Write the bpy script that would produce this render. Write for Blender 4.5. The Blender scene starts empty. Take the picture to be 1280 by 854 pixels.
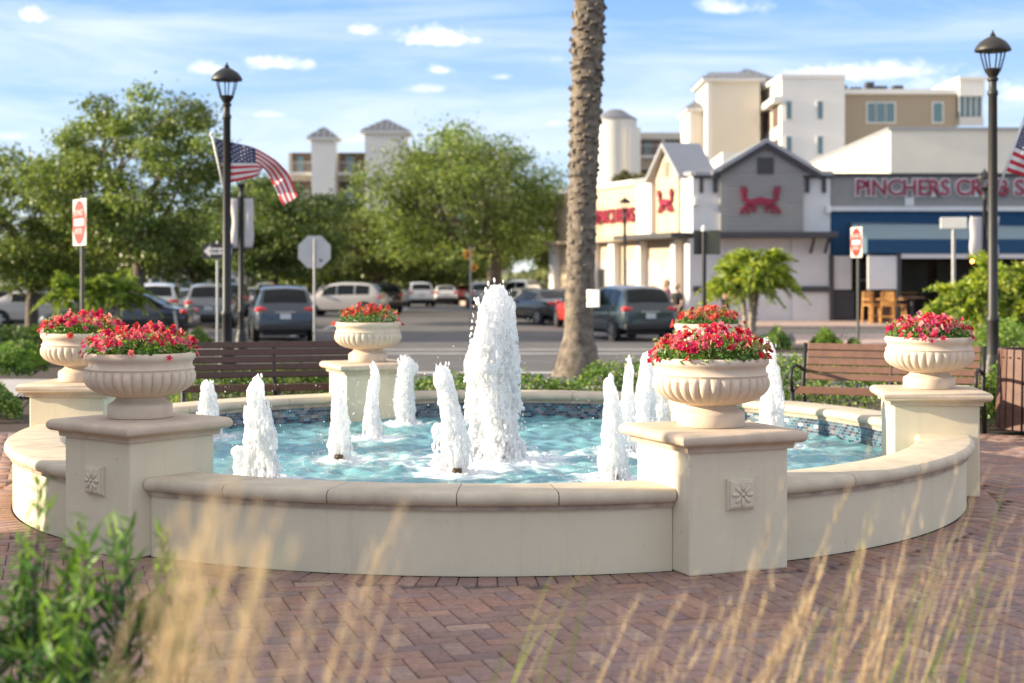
import bpy, bmesh, math, random
import numpy as np
from mathutils import Vector, Matrix, noise
rad = math.radians
sin, cos, pi = math.sin, math.cos, math.pi
scene = bpy.context.scene
COL = scene.collection
# ---------------------------------------------------------------- camera geometry
F = 1850.0      # focal length in photo pixels (1280 wide)
EYE = 1.6
HZ = 344.0
def PX(px, d): return (px - 640.0) * d / F
def PZ(py, d): return EYE - (py - HZ) * d / F
GY = [(-60, 0), (21.0, 0), (21.6, -.14), (45, -.42), (64, -.44), (110, -.62), (4000, -.62)]
def gz(y):
    for (a, za), (b, zb) in zip(GY, GY[1:]):
        if y <= b:
            return za + (zb - za) * max(0, (y - a)) / (b - a)
    return GY[-1][1]

# ---------------------------------------------------------------- object helpers
def tag(o, label=None, cat=None, group=None, kind=None):
    if label: o['label'] = label
    if cat: o['category'] = cat
    if group: o['group'] = group
    if kind: o['kind'] = kind
    return o
def thing(name, label, cat, loc=(0, 0, 0), rz=0.0, group=None, kind=None):
    o = bpy.data.objects.new(name, None)
    o.empty_display_size = .2
    COL.objects.link(o)
    o.location = loc
    o.rotation_euler = (0, 0, rz)
    return tag(o, label, cat, group, kind)
def copy_tree(o, parent=None):
    c = o.copy(); COL.objects.link(c)
    if parent is not None:
        c.parent = parent
    for ch in list(o.children):
        copy_tree(ch, c)
    return c
def setpar(o, parent):
    if parent is not None:
        o.parent = parent

class MB:
    """collects faces of one part"""
    def __init__(s):
        s.v = []; s.f = []; s.m = []; s.cur = 0; s.uv = {}
    def add(s, vs, fs):
        n = len(s.v)
        s.v += [tuple(p) for p in vs]
        for f in fs:
            s.f.append(tuple(i + n for i in f)); s.m.append(s.cur)
        return n
    def box(s, c, d, rz=0, M=None, taper=1.0):
        hx, hy, hz = d[0] / 2, d[1] / 2, d[2] / 2
        vs = []
        for z, t in ((-hz, 1), (hz, taper)):
            for x, y in ((-hx, -hy), (hx, -hy), (hx, hy), (-hx, hy)):
                p = Vector((x * t, y * t, z))
                if M is not None: p = M @ p
                if rz: p = Matrix.Rotation(rz, 3, 'Z') @ p
                vs.append(p + Vector(c))
        s.add(vs, [(3, 2, 1, 0), (4, 5, 6, 7), (0, 1, 5, 4), (1, 2, 6, 5), (2, 3, 7, 6), (3, 0, 4, 7)])
        return s
    def bar(s, a, b, w, h=None, up=(0, 0, 1)):
        a, b = Vector(a), Vector(b); h = h or w
        d = (b - a); L = d.length
        if L < 1e-6: return s
        d.normalize(); u = Vector(up)
        if abs(d.dot(u)) > .98: u = Vector((1, 0, 0))
        x = d.cross(u).normalized(); z = x.cross(d)
        M = Matrix((x, d, z)).transposed()
        return s.box((a + b) / 2, (w, L, h), M=M)
    def prism(s, poly, z0, z1):
        n = len(poly)
        vs = [(x, y, z0) for x, y in poly] + [(x, y, z1) for x, y in poly]
        s.add(vs, [tuple(range(n - 1, -1, -1)), tuple(range(n, 2 * n))] + [(i, (i + 1) % n, n + (i + 1) % n, n + i) for i in range(n)])
        return s
    def prism_xz(s, poly, y0, y1):
        n = len(poly)
        vs = [(x, y0, z) for x, z in poly] + [(x, y1, z) for x, z in poly]
        s.add(vs, [tuple(range(n)), tuple(range(2 * n - 1, n - 1, -1))] + [(i, n + i, n + (i + 1) % n, (i + 1) % n) for i in range(n)])
        return s
    def lathe(s, prof, seg=24, c=(0, 0, 0), axis='Z', rf=None, caps=True):
        vs = []; fs = []
        n = len(prof)
        for j, (r, z) in enumerate(prof):
            for i in range(seg):
                a = 2 * pi * i / seg
                q = r * (rf(a, j) if rf else 1)
                if axis == 'Z': p = (c[0] + q * cos(a), c[1] + q * sin(a), c[2] + z)
                elif axis == 'Y': p = (c[0] + q * cos(a), c[1] + z, c[2] + q * sin(a))
                else: p = (c[0] + z, c[1] + q * cos(a), c[2] + q * sin(a))
                vs.append(p)
        for j in range(n - 1):
            for i in range(seg):
                k = (i + 1) % seg
                fs.append((j * seg + i, j * seg + k, (j + 1) * seg + k, (j + 1) * seg + i))
        if caps:
            fs.append(tuple(range(seg - 1, -1, -1)))
            fs.append(tuple((n - 1) * seg + i for i in range(seg)))
        s.add(vs, fs); return s
    def tube(s, pts, r, seg=8, caps=True):
        pts = [Vector(p) for p in pts]
        if not hasattr(r, '__len__'): r = [r] * len(pts)
        vs = []; fs = []
        u = None
        for i, p in enumerate(pts):
            d = (pts[min(i + 1, len(pts) - 1)] - pts[max(i - 1, 0)])
            if d.length < 1e-9: d = Vector((0, 0, 1))
            d.normalize()
            if u is None:
                u = d.orthogonal().normalized()
            else:
                u = (u - d * u.dot(d))
                u = u.normalized() if u.length > 1e-6 else d.orthogonal().normalized()
            w = d.cross(u)
            for k in range(seg):
                a = 2 * pi * k / seg
                vs.append(p + (u * cos(a) + w * sin(a)) * r[i])
        for i in range(len(pts) - 1):
            for k in range(seg):
                q = (k + 1) % seg
                fs.append((i * seg + k, i * seg + q, (i + 1) * seg + q, (i + 1) * seg + k))
        if caps:
            fs.append(tuple(range(seg - 1, -1, -1)))
            fs.append(tuple((len(pts) - 1) * seg + k for k in range(seg)))
        s.add(vs, fs); return s
    def ball(s, c, r, seg=10, rings=6, M=None):
        if not hasattr(r, '__len__'): r = (r, r, r)
        vs = []; fs = []
        for j in range(rings + 1):
            t = pi * j / rings
            for i in range(seg):
                a = 2 * pi * i / seg
                p = Vector((r[0] * sin(t) * cos(a), r[1] * sin(t) * sin(a), -r[2] * cos(t)))
                if M is not None: p = M @ p
                vs.append(p + Vector(c))
        for j in range(rings):
            for i in range(seg):
                k = (i + 1) % seg
                fs.append((j * seg + i, j * seg + k, (j + 1) * seg + k, (j + 1) * seg + i))
        s.add(vs, fs); return s
    def squaresweep(s, prof, c=(0, 0, 0), rz=0):
        """square rings, prof = [(half, z)...] bottom to top, capped"""
        vs = []; fs = []
        for h, z in prof:
            for x, y in ((-h, -h), (h, -h), (h, h), (-h, h)):
                p = Matrix.Rotation(rz, 3, 'Z') @ Vector((x, y, 0))
                vs.append((c[0] + p.x, c[1] + p.y, c[2] + z))
        n = len(prof)
        for j in range(n - 1):
            for i in range(4):
                k = (i + 1) % 4
                fs.append((j * 4 + i, j * 4 + k, (j + 1) * 4 + k, (j + 1) * 4 + i))
        fs.append((3, 2, 1, 0)); fs.append(tuple((n - 1) * 4 + i for i in range(4)))
        s.add(vs, fs); return s
    def arcsweep(s, prof, a0, a1, c, n=12):
        """closed (r,z) profile swept along an arc about c"""
        m = len(prof); vs = []; fs = []
        for i in range(n + 1):
            a = a0 + (a1 - a0) * i / n
            for r, z in prof:
                vs.append((c[0] + r * cos(a), c[1] + r * sin(a), c[2] + z))
        for i in range(n):
            for j in range(m):
                k = (j + 1) % m
                fs.append((i * m + j, (i + 1) * m + j, (i + 1) * m + k, i * m + k))
        fs.append(tuple(range(m))); fs.append(tuple(n * m + j for j in range(m - 1, -1, -1)))
        s.add(vs, fs); return s
    def build(s, name, mat, parent=None, smooth=False, bevel=0, world=False, autosmooth=None, bseg=2):
        me = bpy.data.meshes.new(name)
        vs = s.v
        if world and parent is not None:
            q = parent
            off = Vector((0, 0, 0))
            while q is not None:
                off = off + q.location; q = q.parent
            vs = [(x - off.x, y - off.y, z - off.z) for x, y, z in vs]
        me.from_pydata(vs, [], s.f)
        mats = mat if isinstance(mat, (list, tuple)) else [mat]
        for m in mats: me.materials.append(m)
        if len(mats) > 1:
            me.polygons.foreach_set('material_index', s.m)
        bm = bmesh.new(); bm.from_mesh(me)
        bmesh.ops.recalc_face_normals(bm, faces=bm.faces)
        bm.to_mesh(me); bm.free()
        if smooth or autosmooth:
            me.polygons.foreach_set('use_smooth', [True] * len(me.polygons))
        o = bpy.data.objects.new(name, me)
        COL.objects.link(o)
        if bevel:
            b = o.modifiers.new('bevel', 'BEVEL'); b.width = bevel; b.segments = bseg
            b.limit_method = 'ANGLE'; b.angle_limit = rad(35)
            b.harden_normals = False
        if autosmooth:
            me.set_sharp_from_angle(angle=rad(autosmooth))
        setpar(o, parent)
        return o

def mesh_np(name, verts, quads, mat, parent=None, col=None, smooth=False):
    """fast mesh from arrays; quads (n,k)"""
    me = bpy.data.meshes.new(name)
    nv, (nf, k) = len(verts), quads.shape
    me.vertices.add(nv); me.vertices.foreach_set('co', np.asarray(verts, np.float32).ravel())
    me.loops.add(nf * k); me.loops.foreach_set('vertex_index', quads.astype(np.int32).ravel())
    me.polygons.add(nf)
    me.polygons.foreach_set('loop_start', np.arange(0, nf * k, k, dtype=np.int32))
    me.polygons.foreach_set('loop_total', np.full(nf, k, np.int32))
    if col is not None:
        at = me.attributes.new('col', 'FLOAT_COLOR', 'POINT')
        c4 = np.ones((nv, 4), np.float32); c4[:, :3] = col
        at.data.foreach_set('color', c4.ravel())
    me.update(calc_edges=True); me.validate()
    if smooth: me.polygons.foreach_set('use_smooth', [True] * nf)
    me.materials.append(mat)
    o = bpy.data.objects.new(name, me); COL.objects.link(o)
    setpar(o, parent)
    return o

def rand_unit(rng, n):
    v = rng.normal(size=(n, 3)); return v / np.linalg.norm(v, axis=1, keepdims=True)
def leaves(rng, P, size, cols, aspect=.5, nrm=None, fold=.25, jitter=.35, tipdir=None):
    """diamond leaves at P. returns verts, quads, colours"""
    n = len(P)
    if nrm is None: nrm = rand_unit(rng, n)
    else:
        nrm = nrm + rng.normal(scale=jitter, size=(n, 3)); nrm /= np.linalg.norm(nrm, axis=1, keepdims=True)
    t = rand_unit(rng, n) if tipdir is None else tipdir + rng.normal(scale=.2, size=(n, 3))
    t = t - nrm * np.sum(t * nrm, axis=1, keepdims=True)
    t /= (np.linalg.norm(t, axis=1, keepdims=True) + 1e-9)
    b = np.cross(nrm, t)
    L = (size * rng.uniform(.65, 1.3, n))[:, None] if np.isscalar(size) else (size * rng.uniform(.75, 1.25, n))[:, None]
    W = L * aspect
    v0 = P - t * L * .5
    v1 = P + b * W * .5 + nrm * W * fold * .5
    v2 = P + t * L * .5 - nrm * L * .08
    v3 = P - b * W * .5 + nrm * W * fold * .5
    V = np.stack([v0, v1, v2, v3], 1).reshape(-1, 3)
    Q = np.arange(4 * n).reshape(n, 4)
    C = np.repeat(cols, 4, axis=0)
    return V, Q, C
def cat(parts):
    V = []; Q = []; C = []; o = 0
    for v, q, c in parts:
        V.append(v); Q.append(q + o); C.append(c); o += len(v)
    return np.concatenate(V), np.concatenate(Q), np.concatenate(C)
def shades(rng, n, palette, var=.25):
    pal = np.array(palette); c = pal[rng.integers(0, len(pal), n)]
    return np.clip(c * rng.uniform(1 - var, 1 + var, (n, 1)), 0, 1)

# ---------------------------------------------------------------- materials
MATS = {}
def newmat(name):
    m = bpy.data.materials.new(name); m.use_nodes = True
    nt = m.node_tree; nt.nodes.clear()
    out = nt.nodes.new('ShaderNodeOutputMaterial')
    MATS[name] = m
    return m, nt, out
def N(nt, typ, **kw):
    n = nt.nodes.new(typ)
    for k, v in kw.items():
        if k in n.inputs.keys() if hasattr(n.inputs, 'keys') else False:
            n.inputs[k].default_value = v
        else:
            setattr(n, k, v)
    return n
def L(nt, a, b): nt.links.new(a, b)
def surf(name, col, rough=.6, var=.12, scale=6.0, bump=0.0, bscale=40.0, metal=0.0, spec=.5, dark=None, stain=0.0, coat=0.0, vscale=None, emit=None):
    """principled with noise colour variation, optional bump and stains"""
    m, nt, out = newmat(name)
    p = N(nt, 'ShaderNodeBsdfPrincipled')
    p.inputs['Roughness'].default_value = rough
    p.inputs['Metallic'].default_value = metal
    p.inputs['Specular IOR Level'].default_value = spec
    p.inputs['Coat Weight'].default_value = coat
    tc = N(nt, 'ShaderNodeTexCoord')
    src = tc.outputs['Object']
    if vscale:
        mp = N(nt, 'ShaderNodeMapping'); mp.inputs['Scale'].default_value = vscale
        L(nt, src, mp.inputs['Vector']); src = mp.outputs['Vector']
    n1 = N(nt, 'ShaderNodeTexNoise'); n1.inputs['Scale'].default_value = scale; n1.inputs['Detail'].default_value = 6
    L(nt, src, n1.inputs['Vector'])
    mx = N(nt, 'ShaderNodeMix', data_type='RGBA')
    c = col if len(col) == 4 else (*col, 1)
    lo = tuple(max(0, x * (1 - var)) for x in c[:3]) + (1,) if dark is None else (*dark, 1)
    hi = tuple(min(1, x * (1 + var)) for x in c[:3]) + (1,)
    mx.inputs['A'].default_value = lo; mx.inputs['B'].default_value = hi
    rm = N(nt, 'ShaderNodeMapRange'); rm.inputs['From Min'].default_value = .3; rm.inputs['From Max'].default_value = .7
    L(nt, n1.outputs['Fac'], rm.inputs['Value']); L(nt, rm.outputs['Result'], mx.inputs['Factor'])
    cout = mx.outputs['Result']
    if stain:
        n2 = N(nt, 'ShaderNodeTexNoise'); n2.inputs['Scale'].default_value = scale * .35; n2.inputs['Detail'].default_value = 9; n2.inputs['Roughness'].default_value = .7
        L(nt, src, n2.inputs['Vector'])
        r2 = N(nt, 'ShaderNodeMapRange'); r2.inputs['From Min'].default_value = .52; r2.inputs['From Max'].default_value = .75
        r2.inputs['To Max'].default_value = stain
        L(nt, n2.outputs['Fac'], r2.inputs['Value'])
        m2 = N(nt, 'ShaderNodeMix', data_type='RGBA')
        m2.inputs['B'].default_value = (c[0] * .45, c[1] * .42, c[2] * .38, 1)
        L(nt, cout, m2.inputs['A']); L(nt, r2.outputs['Result'], m2.inputs['Factor'])
        cout = m2.outputs['Result']
    L(nt, cout, p.inputs['Base Color'])
    if bump:
        nb = N(nt, 'ShaderNodeTexNoise'); nb.inputs['Scale'].default_value = bscale; nb.inputs['Detail'].default_value = 5
        L(nt, src, nb.inputs['Vector'])
        b = N(nt, 'ShaderNodeBump'); b.inputs['Strength'].default_value = bump; b.inputs['Distance'].default_value = .01
        L(nt, nb.outputs['Fac'], b.inputs['Height']); L(nt, b.outputs['Normal'], p.inputs['Normal'])
    if emit:
        p.inputs['Emission Color'].default_value = (*emit[0], 1); p.inputs['Emission Strength'].default_value = emit[1]
    L(nt, p.outputs['BSDF'], out.inputs['Surface'])
    return m
def leafmat(name, trans=.35, rough=.45, spec=.4, tint=(1.5, 1.35, .6)):
    m, nt, out = newmat(name)
    a = N(nt, 'ShaderNodeAttribute', attribute_name='col')
    p = N(nt, 'ShaderNodeBsdfPrincipled'); p.inputs['Roughness'].default_value = rough; p.inputs['Specular IOR Level'].default_value = spec
    t = N(nt, 'ShaderNodeBsdfTranslucent')
    g = N(nt, 'ShaderNodeMix', data_type='RGBA', blend_type='MULTIPLY'); g.inputs['Factor'].default_value = 1
    g.inputs['B'].default_value = (*tint, 1)
    L(nt, a.outputs['Color'], p.inputs['Base Color']); L(nt, a.outputs['Color'], g.inputs['A']); L(nt, g.outputs['Result'], t.inputs['Color'])
    x = N(nt, 'ShaderNodeMixShader'); x.inputs['Fac'].default_value = trans
    L(nt, p.outputs['BSDF'], x.inputs[1]); L(nt, t.outputs['BSDF'], x.inputs[2]); L(nt, x.outputs['Shader'], out.inputs['Surface'])
    return m
def glassy(name, col=(.03, .04, .045), rough=.06):
    m, nt, out = newmat(name)
    p = N(nt, 'ShaderNodeBsdfPrincipled'); p.inputs['Base Color'].default_value = (*col, 1); p.inputs['Roughness'].default_value = rough
    p.inputs['Specular IOR Level'].default_value = .8
    L(nt, p.outputs['BSDF'], out.inputs['Surface'])
    return m
def stucco():
    m = surf('cream_stucco', (.74, .66, .48), .85, .05, 2.5, .22, 150, stain=.16)
    nt = m.node_tree
    p = [n for n in nt.nodes if n.type == 'BSDF_PRINCIPLED'][0]
    lk = p.inputs['Base Color'].links[0]; src = lk.from_socket
    tc = [n for n in nt.nodes if n.type == 'TEX_COORD'][0]
    mp = N(nt, 'ShaderNodeMapping'); mp.inputs['Scale'].default_value = (14, 14, .9); L(nt, tc.outputs['Object'], mp.inputs['Vector'])
    n1 = N(nt, 'ShaderNodeTexNoise'); n1.inputs['Scale'].default_value = 1.0; n1.inputs['Detail'].default_value = 6; n1.inputs['Roughness'].default_value = .65; L(nt, mp.outputs['Vector'], n1.inputs['Vector'])
    r1 = N(nt, 'ShaderNodeMapRange'); r1.inputs['From Min'].default_value = .55; r1.inputs['From Max'].default_value = .80; r1.inputs['To Max'].default_value = .42; L(nt, n1.outputs['Fac'], r1.inputs['Value'])
    n2 = N(nt, 'ShaderNodeTexNoise'); n2.inputs['Scale'].default_value = 26; n2.inputs['Detail'].default_value = 3; L(nt, tc.outputs['Object'], n2.inputs['Vector'])
    r2 = N(nt, 'ShaderNodeMapRange'); r2.inputs['From Min'].default_value = .70; r2.inputs['From Max'].default_value = .74; r2.inputs['To Max'].default_value = .5; L(nt, n2.outputs['Fac'], r2.inputs['Value'])
    mx_ = N(nt, 'ShaderNodeMath', operation='MAXIMUM'); L(nt, r1.outputs['Result'], mx_.inputs[0]); L(nt, r2.outputs['Result'], mx_.inputs[1])
    mx = N(nt, 'ShaderNodeMix', data_type='RGBA'); mx.inputs['B'].default_value = (.46, .40, .31, 1)
    L(nt, src, mx.inputs['A']); L(nt, mx_.outputs[0], mx.inputs['Factor']); L(nt, mx.outputs['Result'], p.inputs['Base Color'])
    return m
M_stucco = stucco()
M_old = surf('plain_stucco', (.72, .645, .50), .85, .05, 2.5, .22, 150, stain=.12)
M_cast = surf('cast_stone', (.60, .485, .36), .8, .10, 9, .25, 120, stain=.35)
M_coping = surf('coping_stone', (.59, .505, .375), .75, .11, 7, .22, 90, stain=.5)
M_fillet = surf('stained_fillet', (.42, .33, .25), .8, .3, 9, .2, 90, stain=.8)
M_urn = surf('urn_stone', (.68, .555, .42), .8, .08, 10, .25, 140, stain=.15)
M_black = surf('black_paint', (.014, .014, .014), .5, .2, 8)
M_bronze = surf('dark_bronze_paint', (.028, .026, .023), .5, .2, 8)
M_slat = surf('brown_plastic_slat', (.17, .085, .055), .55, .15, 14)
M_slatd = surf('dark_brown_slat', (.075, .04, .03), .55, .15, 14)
M_leaf = leafmat('leaf_green')
M_bark = surf('bark', (.13, .10, .075), .9, .35, 12, .6, 30)
M_white = surf('white_paint', (.78, .77, .74), .6, .04, 4)
M_steel = surf('galvanized_steel', (.36, .36, .35), .55, .1, 8, metal=.2)
M_soil = surf('mulch', (.05, .032, .022), .95, .5, 40, .8, 60)
# ================================================================ fountain
FC = Vector((-.155, 11.33, 0))
RING = 3.27
PIER_DEG = (-6.0, 52.3, 112.3, 173.0, 231.8, 292.2)
PIER_R = (3.27, 3.27, 3.27, 3.27, 3.30, 3.34)
PIER_A = [rad(q) for q in PIER_DEG]
WOUT, WIN = 3.475, 3.16
CTOP = .45
def pier_pos(k): return Vector((FC.x + PIER_R[k] * cos(PIER_A[k]), FC.y + PIER_R[k] * sin(PIER_A[k]), 0))

# mosaic tile
def tile_material():
    m, nt, out = newmat('mosaic_tile')
    uv = N(nt, 'ShaderNodeUVMap')
    mp = N(nt, 'ShaderNodeVectorMath', operation='MULTIPLY'); mp.inputs[1].default_value = (1 / .05, 1 / .025, 1)
    L(nt, uv.outputs['UV'], mp.inputs[0])
    sx = N(nt, 'ShaderNodeSeparateXYZ'); L(nt, mp.outputs['Vector'], sx.inputs[0])
    fy = N(nt, 'ShaderNodeMath', operation='FLOOR'); L(nt, sx.outputs['Y'], fy.inputs[0])
    hf = N(nt, 'ShaderNodeMath', operation='MULTIPLY'); hf.inputs[1].default_value = .5; L(nt, fy.outputs[0], hf.inputs[0])
    ax = N(nt, 'ShaderNodeMath', operation='ADD'); L(nt, sx.outputs['X'], ax.inputs[0]); L(nt, hf.outputs[0], ax.inputs[1])
    fx = N(nt, 'ShaderNodeMath', operation='FLOOR'); L(nt, ax.outputs[0], fx.inputs[0])
    cb = N(nt, 'ShaderNodeCombineXYZ'); L(nt, fx.outputs[0], cb.inputs['X']); L(nt, fy.outputs[0], cb.inputs['Y'])
    wn = N(nt, 'ShaderNodeTexWhiteNoise', noise_dimensions='2D'); L(nt, cb.outputs[0], wn.inputs['Vector'])
    cr = N(nt, 'ShaderNodeValToRGB'); cr.color_ramp.interpolation = 'CONSTANT'
    els = cr.color_ramp.elements
    cols = [(0, (.02, .05, .10)), (.22, (.04, .12, .18)), (.4, (.09, .10, .12)), (.55, (.03, .035, .06)), (.7, (.10, .17, .22)), (.84, (.22, .20, .20)), (.93, (.05, .22, .28))]
    els[0].position = 0; els[0].color = (*cols[0][1], 1)
    els[1].position = cols[1][0]; els[1].color = (*cols[1][1], 1)
    for pz, c in cols[2:]:
        e = els.new(pz); e.color = (*c, 1)
    L(nt, wn.outputs['Value'], cr.inputs['Fac'])
    # grout
    def edge(sock, w):
        fr = N(nt, 'ShaderNodeMath', operation='FRACT'); L(nt, sock, fr.inputs[0])
        g = N(nt, 'ShaderNodeMath', operation='LESS_THAN'); g.inputs[1].default_value = w; L(nt, fr.outputs[0], g.inputs[0]); return g
    e1 = edge(ax.outputs[0], .07); e2 = edge(sx.outputs['Y'], .12)
    mxm = N(nt, 'ShaderNodeMath', operation='MAXIMUM'); L(nt, e1.outputs[0], mxm.inputs[0]); L(nt, e2.outputs[0], mxm.inputs[1])
    mix = N(nt, 'ShaderNodeMix', data_type='RGBA'); mix.inputs['B'].default_value = (.28, .27, .26, 1)
    L(nt, mxm.outputs[0], mix.inputs['Factor']); L(nt, cr.outputs['Color'], mix.inputs['A'])
    p = N(nt, 'ShaderNodeBsdfPrincipled'); p.inputs['Roughness'].default_value = .22
    p.inputs['Specular IOR Level'].default_value = .9
    nb = N(nt, 'ShaderNodeVectorMath', operation='SUBTRACT'); nb.inputs[1].default_value = (.5, .5, .5); L(nt, wn.outputs['Color'], nb.inputs[0])
    sc = N(nt, 'ShaderNodeVectorMath', operation='SCALE'); sc.inputs['Scale'].default_value = .35; L(nt, nb.outputs[0], sc.inputs[0])
    ge = N(nt, 'ShaderNodeNewGeometry')
    ad = N(nt, 'ShaderNodeVectorMath', operation='ADD'); L(nt, ge.outputs['Normal'], ad.inputs[0]); L(nt, sc.outputs[0], ad.inputs[1])
    no = N(nt, 'ShaderNodeVectorMath', operation='NORMALIZE'); L(nt, ad.outputs[0], no.inputs[0])
    L(nt, no.outputs[0], p.inputs['Normal'])
    L(nt, mix.outputs['Result'], p.inputs['Base Color']); L(nt, p.outputs['BSDF'], out.inputs['Surface'])
    return m
M_tile = tile_material()
M_basin = surf('pool_plaster', (.38, .78, .85), .7, .10, 3)
M_joint = surf('coping_joint_mortar', (.22, .18, .15), .9, .2, 20)

M_plaque = surf('plaque_stone', (.70, .61, .46), .8, .07, 9, .2, 120, stain=.2)
fountain = thing('fountain', 'round cream stucco fountain with six square piers and curved seat walls', 'fountain', FC)
lc = Vector((0, 0, 0))
# basin floor, tile band
mb = MB(); mb.lathe([(3.16, -.06), (3.16, -.02), (.01, -.02)], 96); mb.build('basin_floor', M_basin, fountain)
def tile_band():
    me = bpy.data.meshes.new('tile_band'); n = 240
    vs = []; fs = []; uvs = []
    for i in range(n + 1):
        a = 2 * pi * i / n
        for z in (-.02, .372): vs.append((WIN * cos(a), WIN * sin(a), z))
    for i in range(n): fs.append((2 * i, 2 * i + 1, 2 * i + 3, 2 * i + 2))
    me.from_pydata(vs, [], fs)
    u = me.uv_layers.new(name='UVMap')
    for p in me.polygons:
        for li in p.loop_indices:
            vi = me.loops[li].vertex_index
            u.data[li].uv = (WIN * 2 * pi * (vi // 2) / n, vs[vi][2])
    me.materials.append(M_tile)
    o = bpy.data.objects.new('tile_band', me); COL.objects.link(o); o.parent = fountain
tile_band()
# seat walls
rng0 = random.Random(4)
cop_prof = []
for t in np.linspace(-90, 90, 9):    # outer bullnose
    cop_prof.append((3.495 + .038 * cos(rad(t)), .4125 + .0375 * sin(rad(t))))
for t in np.linspace(90, 270, 9):
    cop_prof.append((3.165 + .038 * cos(rad(t)), .4125 + .0375 * sin(rad(t))))
for k in range(6):
    a0 = PIER_A[k] + .089; a1 = PIER_A[(k + 1) % 6] + (2 * pi if k == 5 else 0) - .089
    w = MB(); w.arcsweep([(WOUT, 0), (WOUT, .362), (WIN + .004, .362), (WIN + .004, 0)], a0, a1, lc, 36)
    wo = w.build('seat_wall', M_stucco, fountain, autosmooth=40)
    f = MB(); f.arcsweep([(WOUT + .022, .352), (WOUT + .022, .378), (WIN - .014, .378), (WIN - .014, .352)], a0, a1, lc, 36)
    f.build('coping_fillet', M_fillet, wo, autosmooth=40)
    c = MB(); ns = 5
    cuts = [a0] + [a0 + (a1 - a0) * (i + rng0.uniform(-.1, .1)) / ns for i in range(1, ns)] + [a1]
    for i in range(ns):
        g = .0009
        c.arcsweep([(r, z + rng0.uniform(-.0006, .0006)) for r, z in cop_prof], cuts[i] + (g if i else 0), cuts[i + 1] - (g if i < ns - 1 else 0), lc, 8)
    c.build('coping', M_coping, wo, autosmooth=50)
    j = MB(); j.arcsweep([(r + (.004 if r < 3.3 else -.004), z - (.003 if z > .41 else -.003)) for r, z in cop_prof], a0 + .004, a1 - .004, lc, 36)
    j.build('coping_joint', M_joint, wo, autosmooth=50)
# piers
PS = .305
def rosette(mb, M, s):
    for i in range(8):
        a = 2 * pi * i / 8
        rr = s * (.23 if i % 2 else .27)
        T = Matrix.Rotation(a, 3, 'Z')
        mb.ball(M @ (Vector((rr * cos(a), rr * sin(a), .001))), (s * .17, s * .075, s * .05), 8, 5, M=M.to_3x3() @ T)
    mb.ball(M @ Vector((0, 0, .001)), (s * .08, s * .08, s * .06), 8, 5, M=M.to_3x3())
for k in range(6):
    a = PIER_A[k]; p = pier_pos(k) - FC
    mb = MB(); mb.box((p.x, p.y, .332), (2 * PS, 2 * PS, .664), rz=a)
    po = mb.build('pier', M_stucco, fountain, bevel=.012)
    cp = MB()
    prof = [(PS + .004, .655), (PS + .022, .658), (PS + .026, .684), (PS + .034, .69)]
    for t in np.linspace(-90, 90, 9): prof.append((PS + .045 + .033 * cos(rad(t)), .724 + .034 * sin(rad(t))))
    prof += [(PS - .02, .7605), (.02, .765)]
    cp.squaresweep(prof, (p.x, p.y, 0), a)
    cp.build('pier_cap', M_cast, po, autosmooth=50)
    # plaque on the outward face
    n = Vector((cos(a), sin(a), 0)); t = Vector((-sin(a), cos(a), 0)); up = Vector((0, 0, 1))
    c0 = p + n * PS + up * .425
    M4 = Matrix((( t.x, up.x, n.x, c0.x), (t.y, up.y, n.y, c0.y), (t.z, up.z, n.z, c0.z), (0, 0, 0, 1)))
    q = MB()
    def sq(h0, h1, z0, z1):
        vs = [M4 @ Vector((x * h, y * h, z)) for h, z in ((h0, z0), (h1, z1)) for x, y in ((-1, -1), (1, -1), (1, 1), (-1, 1))]
        q.add(vs, [(4, 5, 6, 7), (0, 1, 5, 4), (1, 2, 6, 5), (2, 3, 7, 6), (3, 0, 4, 7)])
    sq(.083, .083, -.004, .016); sq(.083, .074, .016, .019); sq(.074, .072, .019, .032); sq(.072, .062, .032, .036); 
    q.build('plaque', M_plaque, po)
    r = MB(); rosette(r, M4 @ Matrix.Translation((0, 0, .037)), .16)
    r.build('rosette', M_plaque, po.children[-1] if po.children[-1].name.startswith('plaque') else po, smooth=True)

# urns
def urn_mesh():
    prof = [(.186, 0), (.188, .004), (.188, .068), (.182, .078), (.165, .088), (.148, .098), (.140, .108), (.138, .116)]
    np_ = len(prof)
    bowl = []
    for t in np.linspace(0, 1, 15):
        ang = rad(-78 + t * 98)
        bowl.append((.165 + .161 * cos(ang) / 1.0 if False else .15 + .175 * (cos(ang) - cos(rad(-78))) / (1 - cos(rad(-78))), .122 + .155 * (sin(ang) + sin(rad(78))) / (sin(rad(20)) + sin(rad(78)))))
    prof += bowl
    nb_ = len(prof)
    prof += [(.318, .288), (.309, .296), (.303, .306), (.302, .318), (.306, .330), (.314, .338), (.321, .348), (.322, .362), (.317, .374), (.306, .381), (.29, .381), (.283, .374), (.28, .345), (.02, .34)]
    lobes = 34
    def rf(a, j):
        if np_ <= j < nb_:
            t = (j - np_) / (nb_ - 1 - np_)
            am = .055 * min(1, t * 3) * (1 if t < .86 else max(0, (1 - t) / .14))
            s = abs(sin(a * lobes / 2))
            return 1 - am * (1 - s) ** 1.6
        return 1
    m = MB(); m.lathe(prof, lobes * 8, rf=rf)
    return m
urn_proto = None
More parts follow.
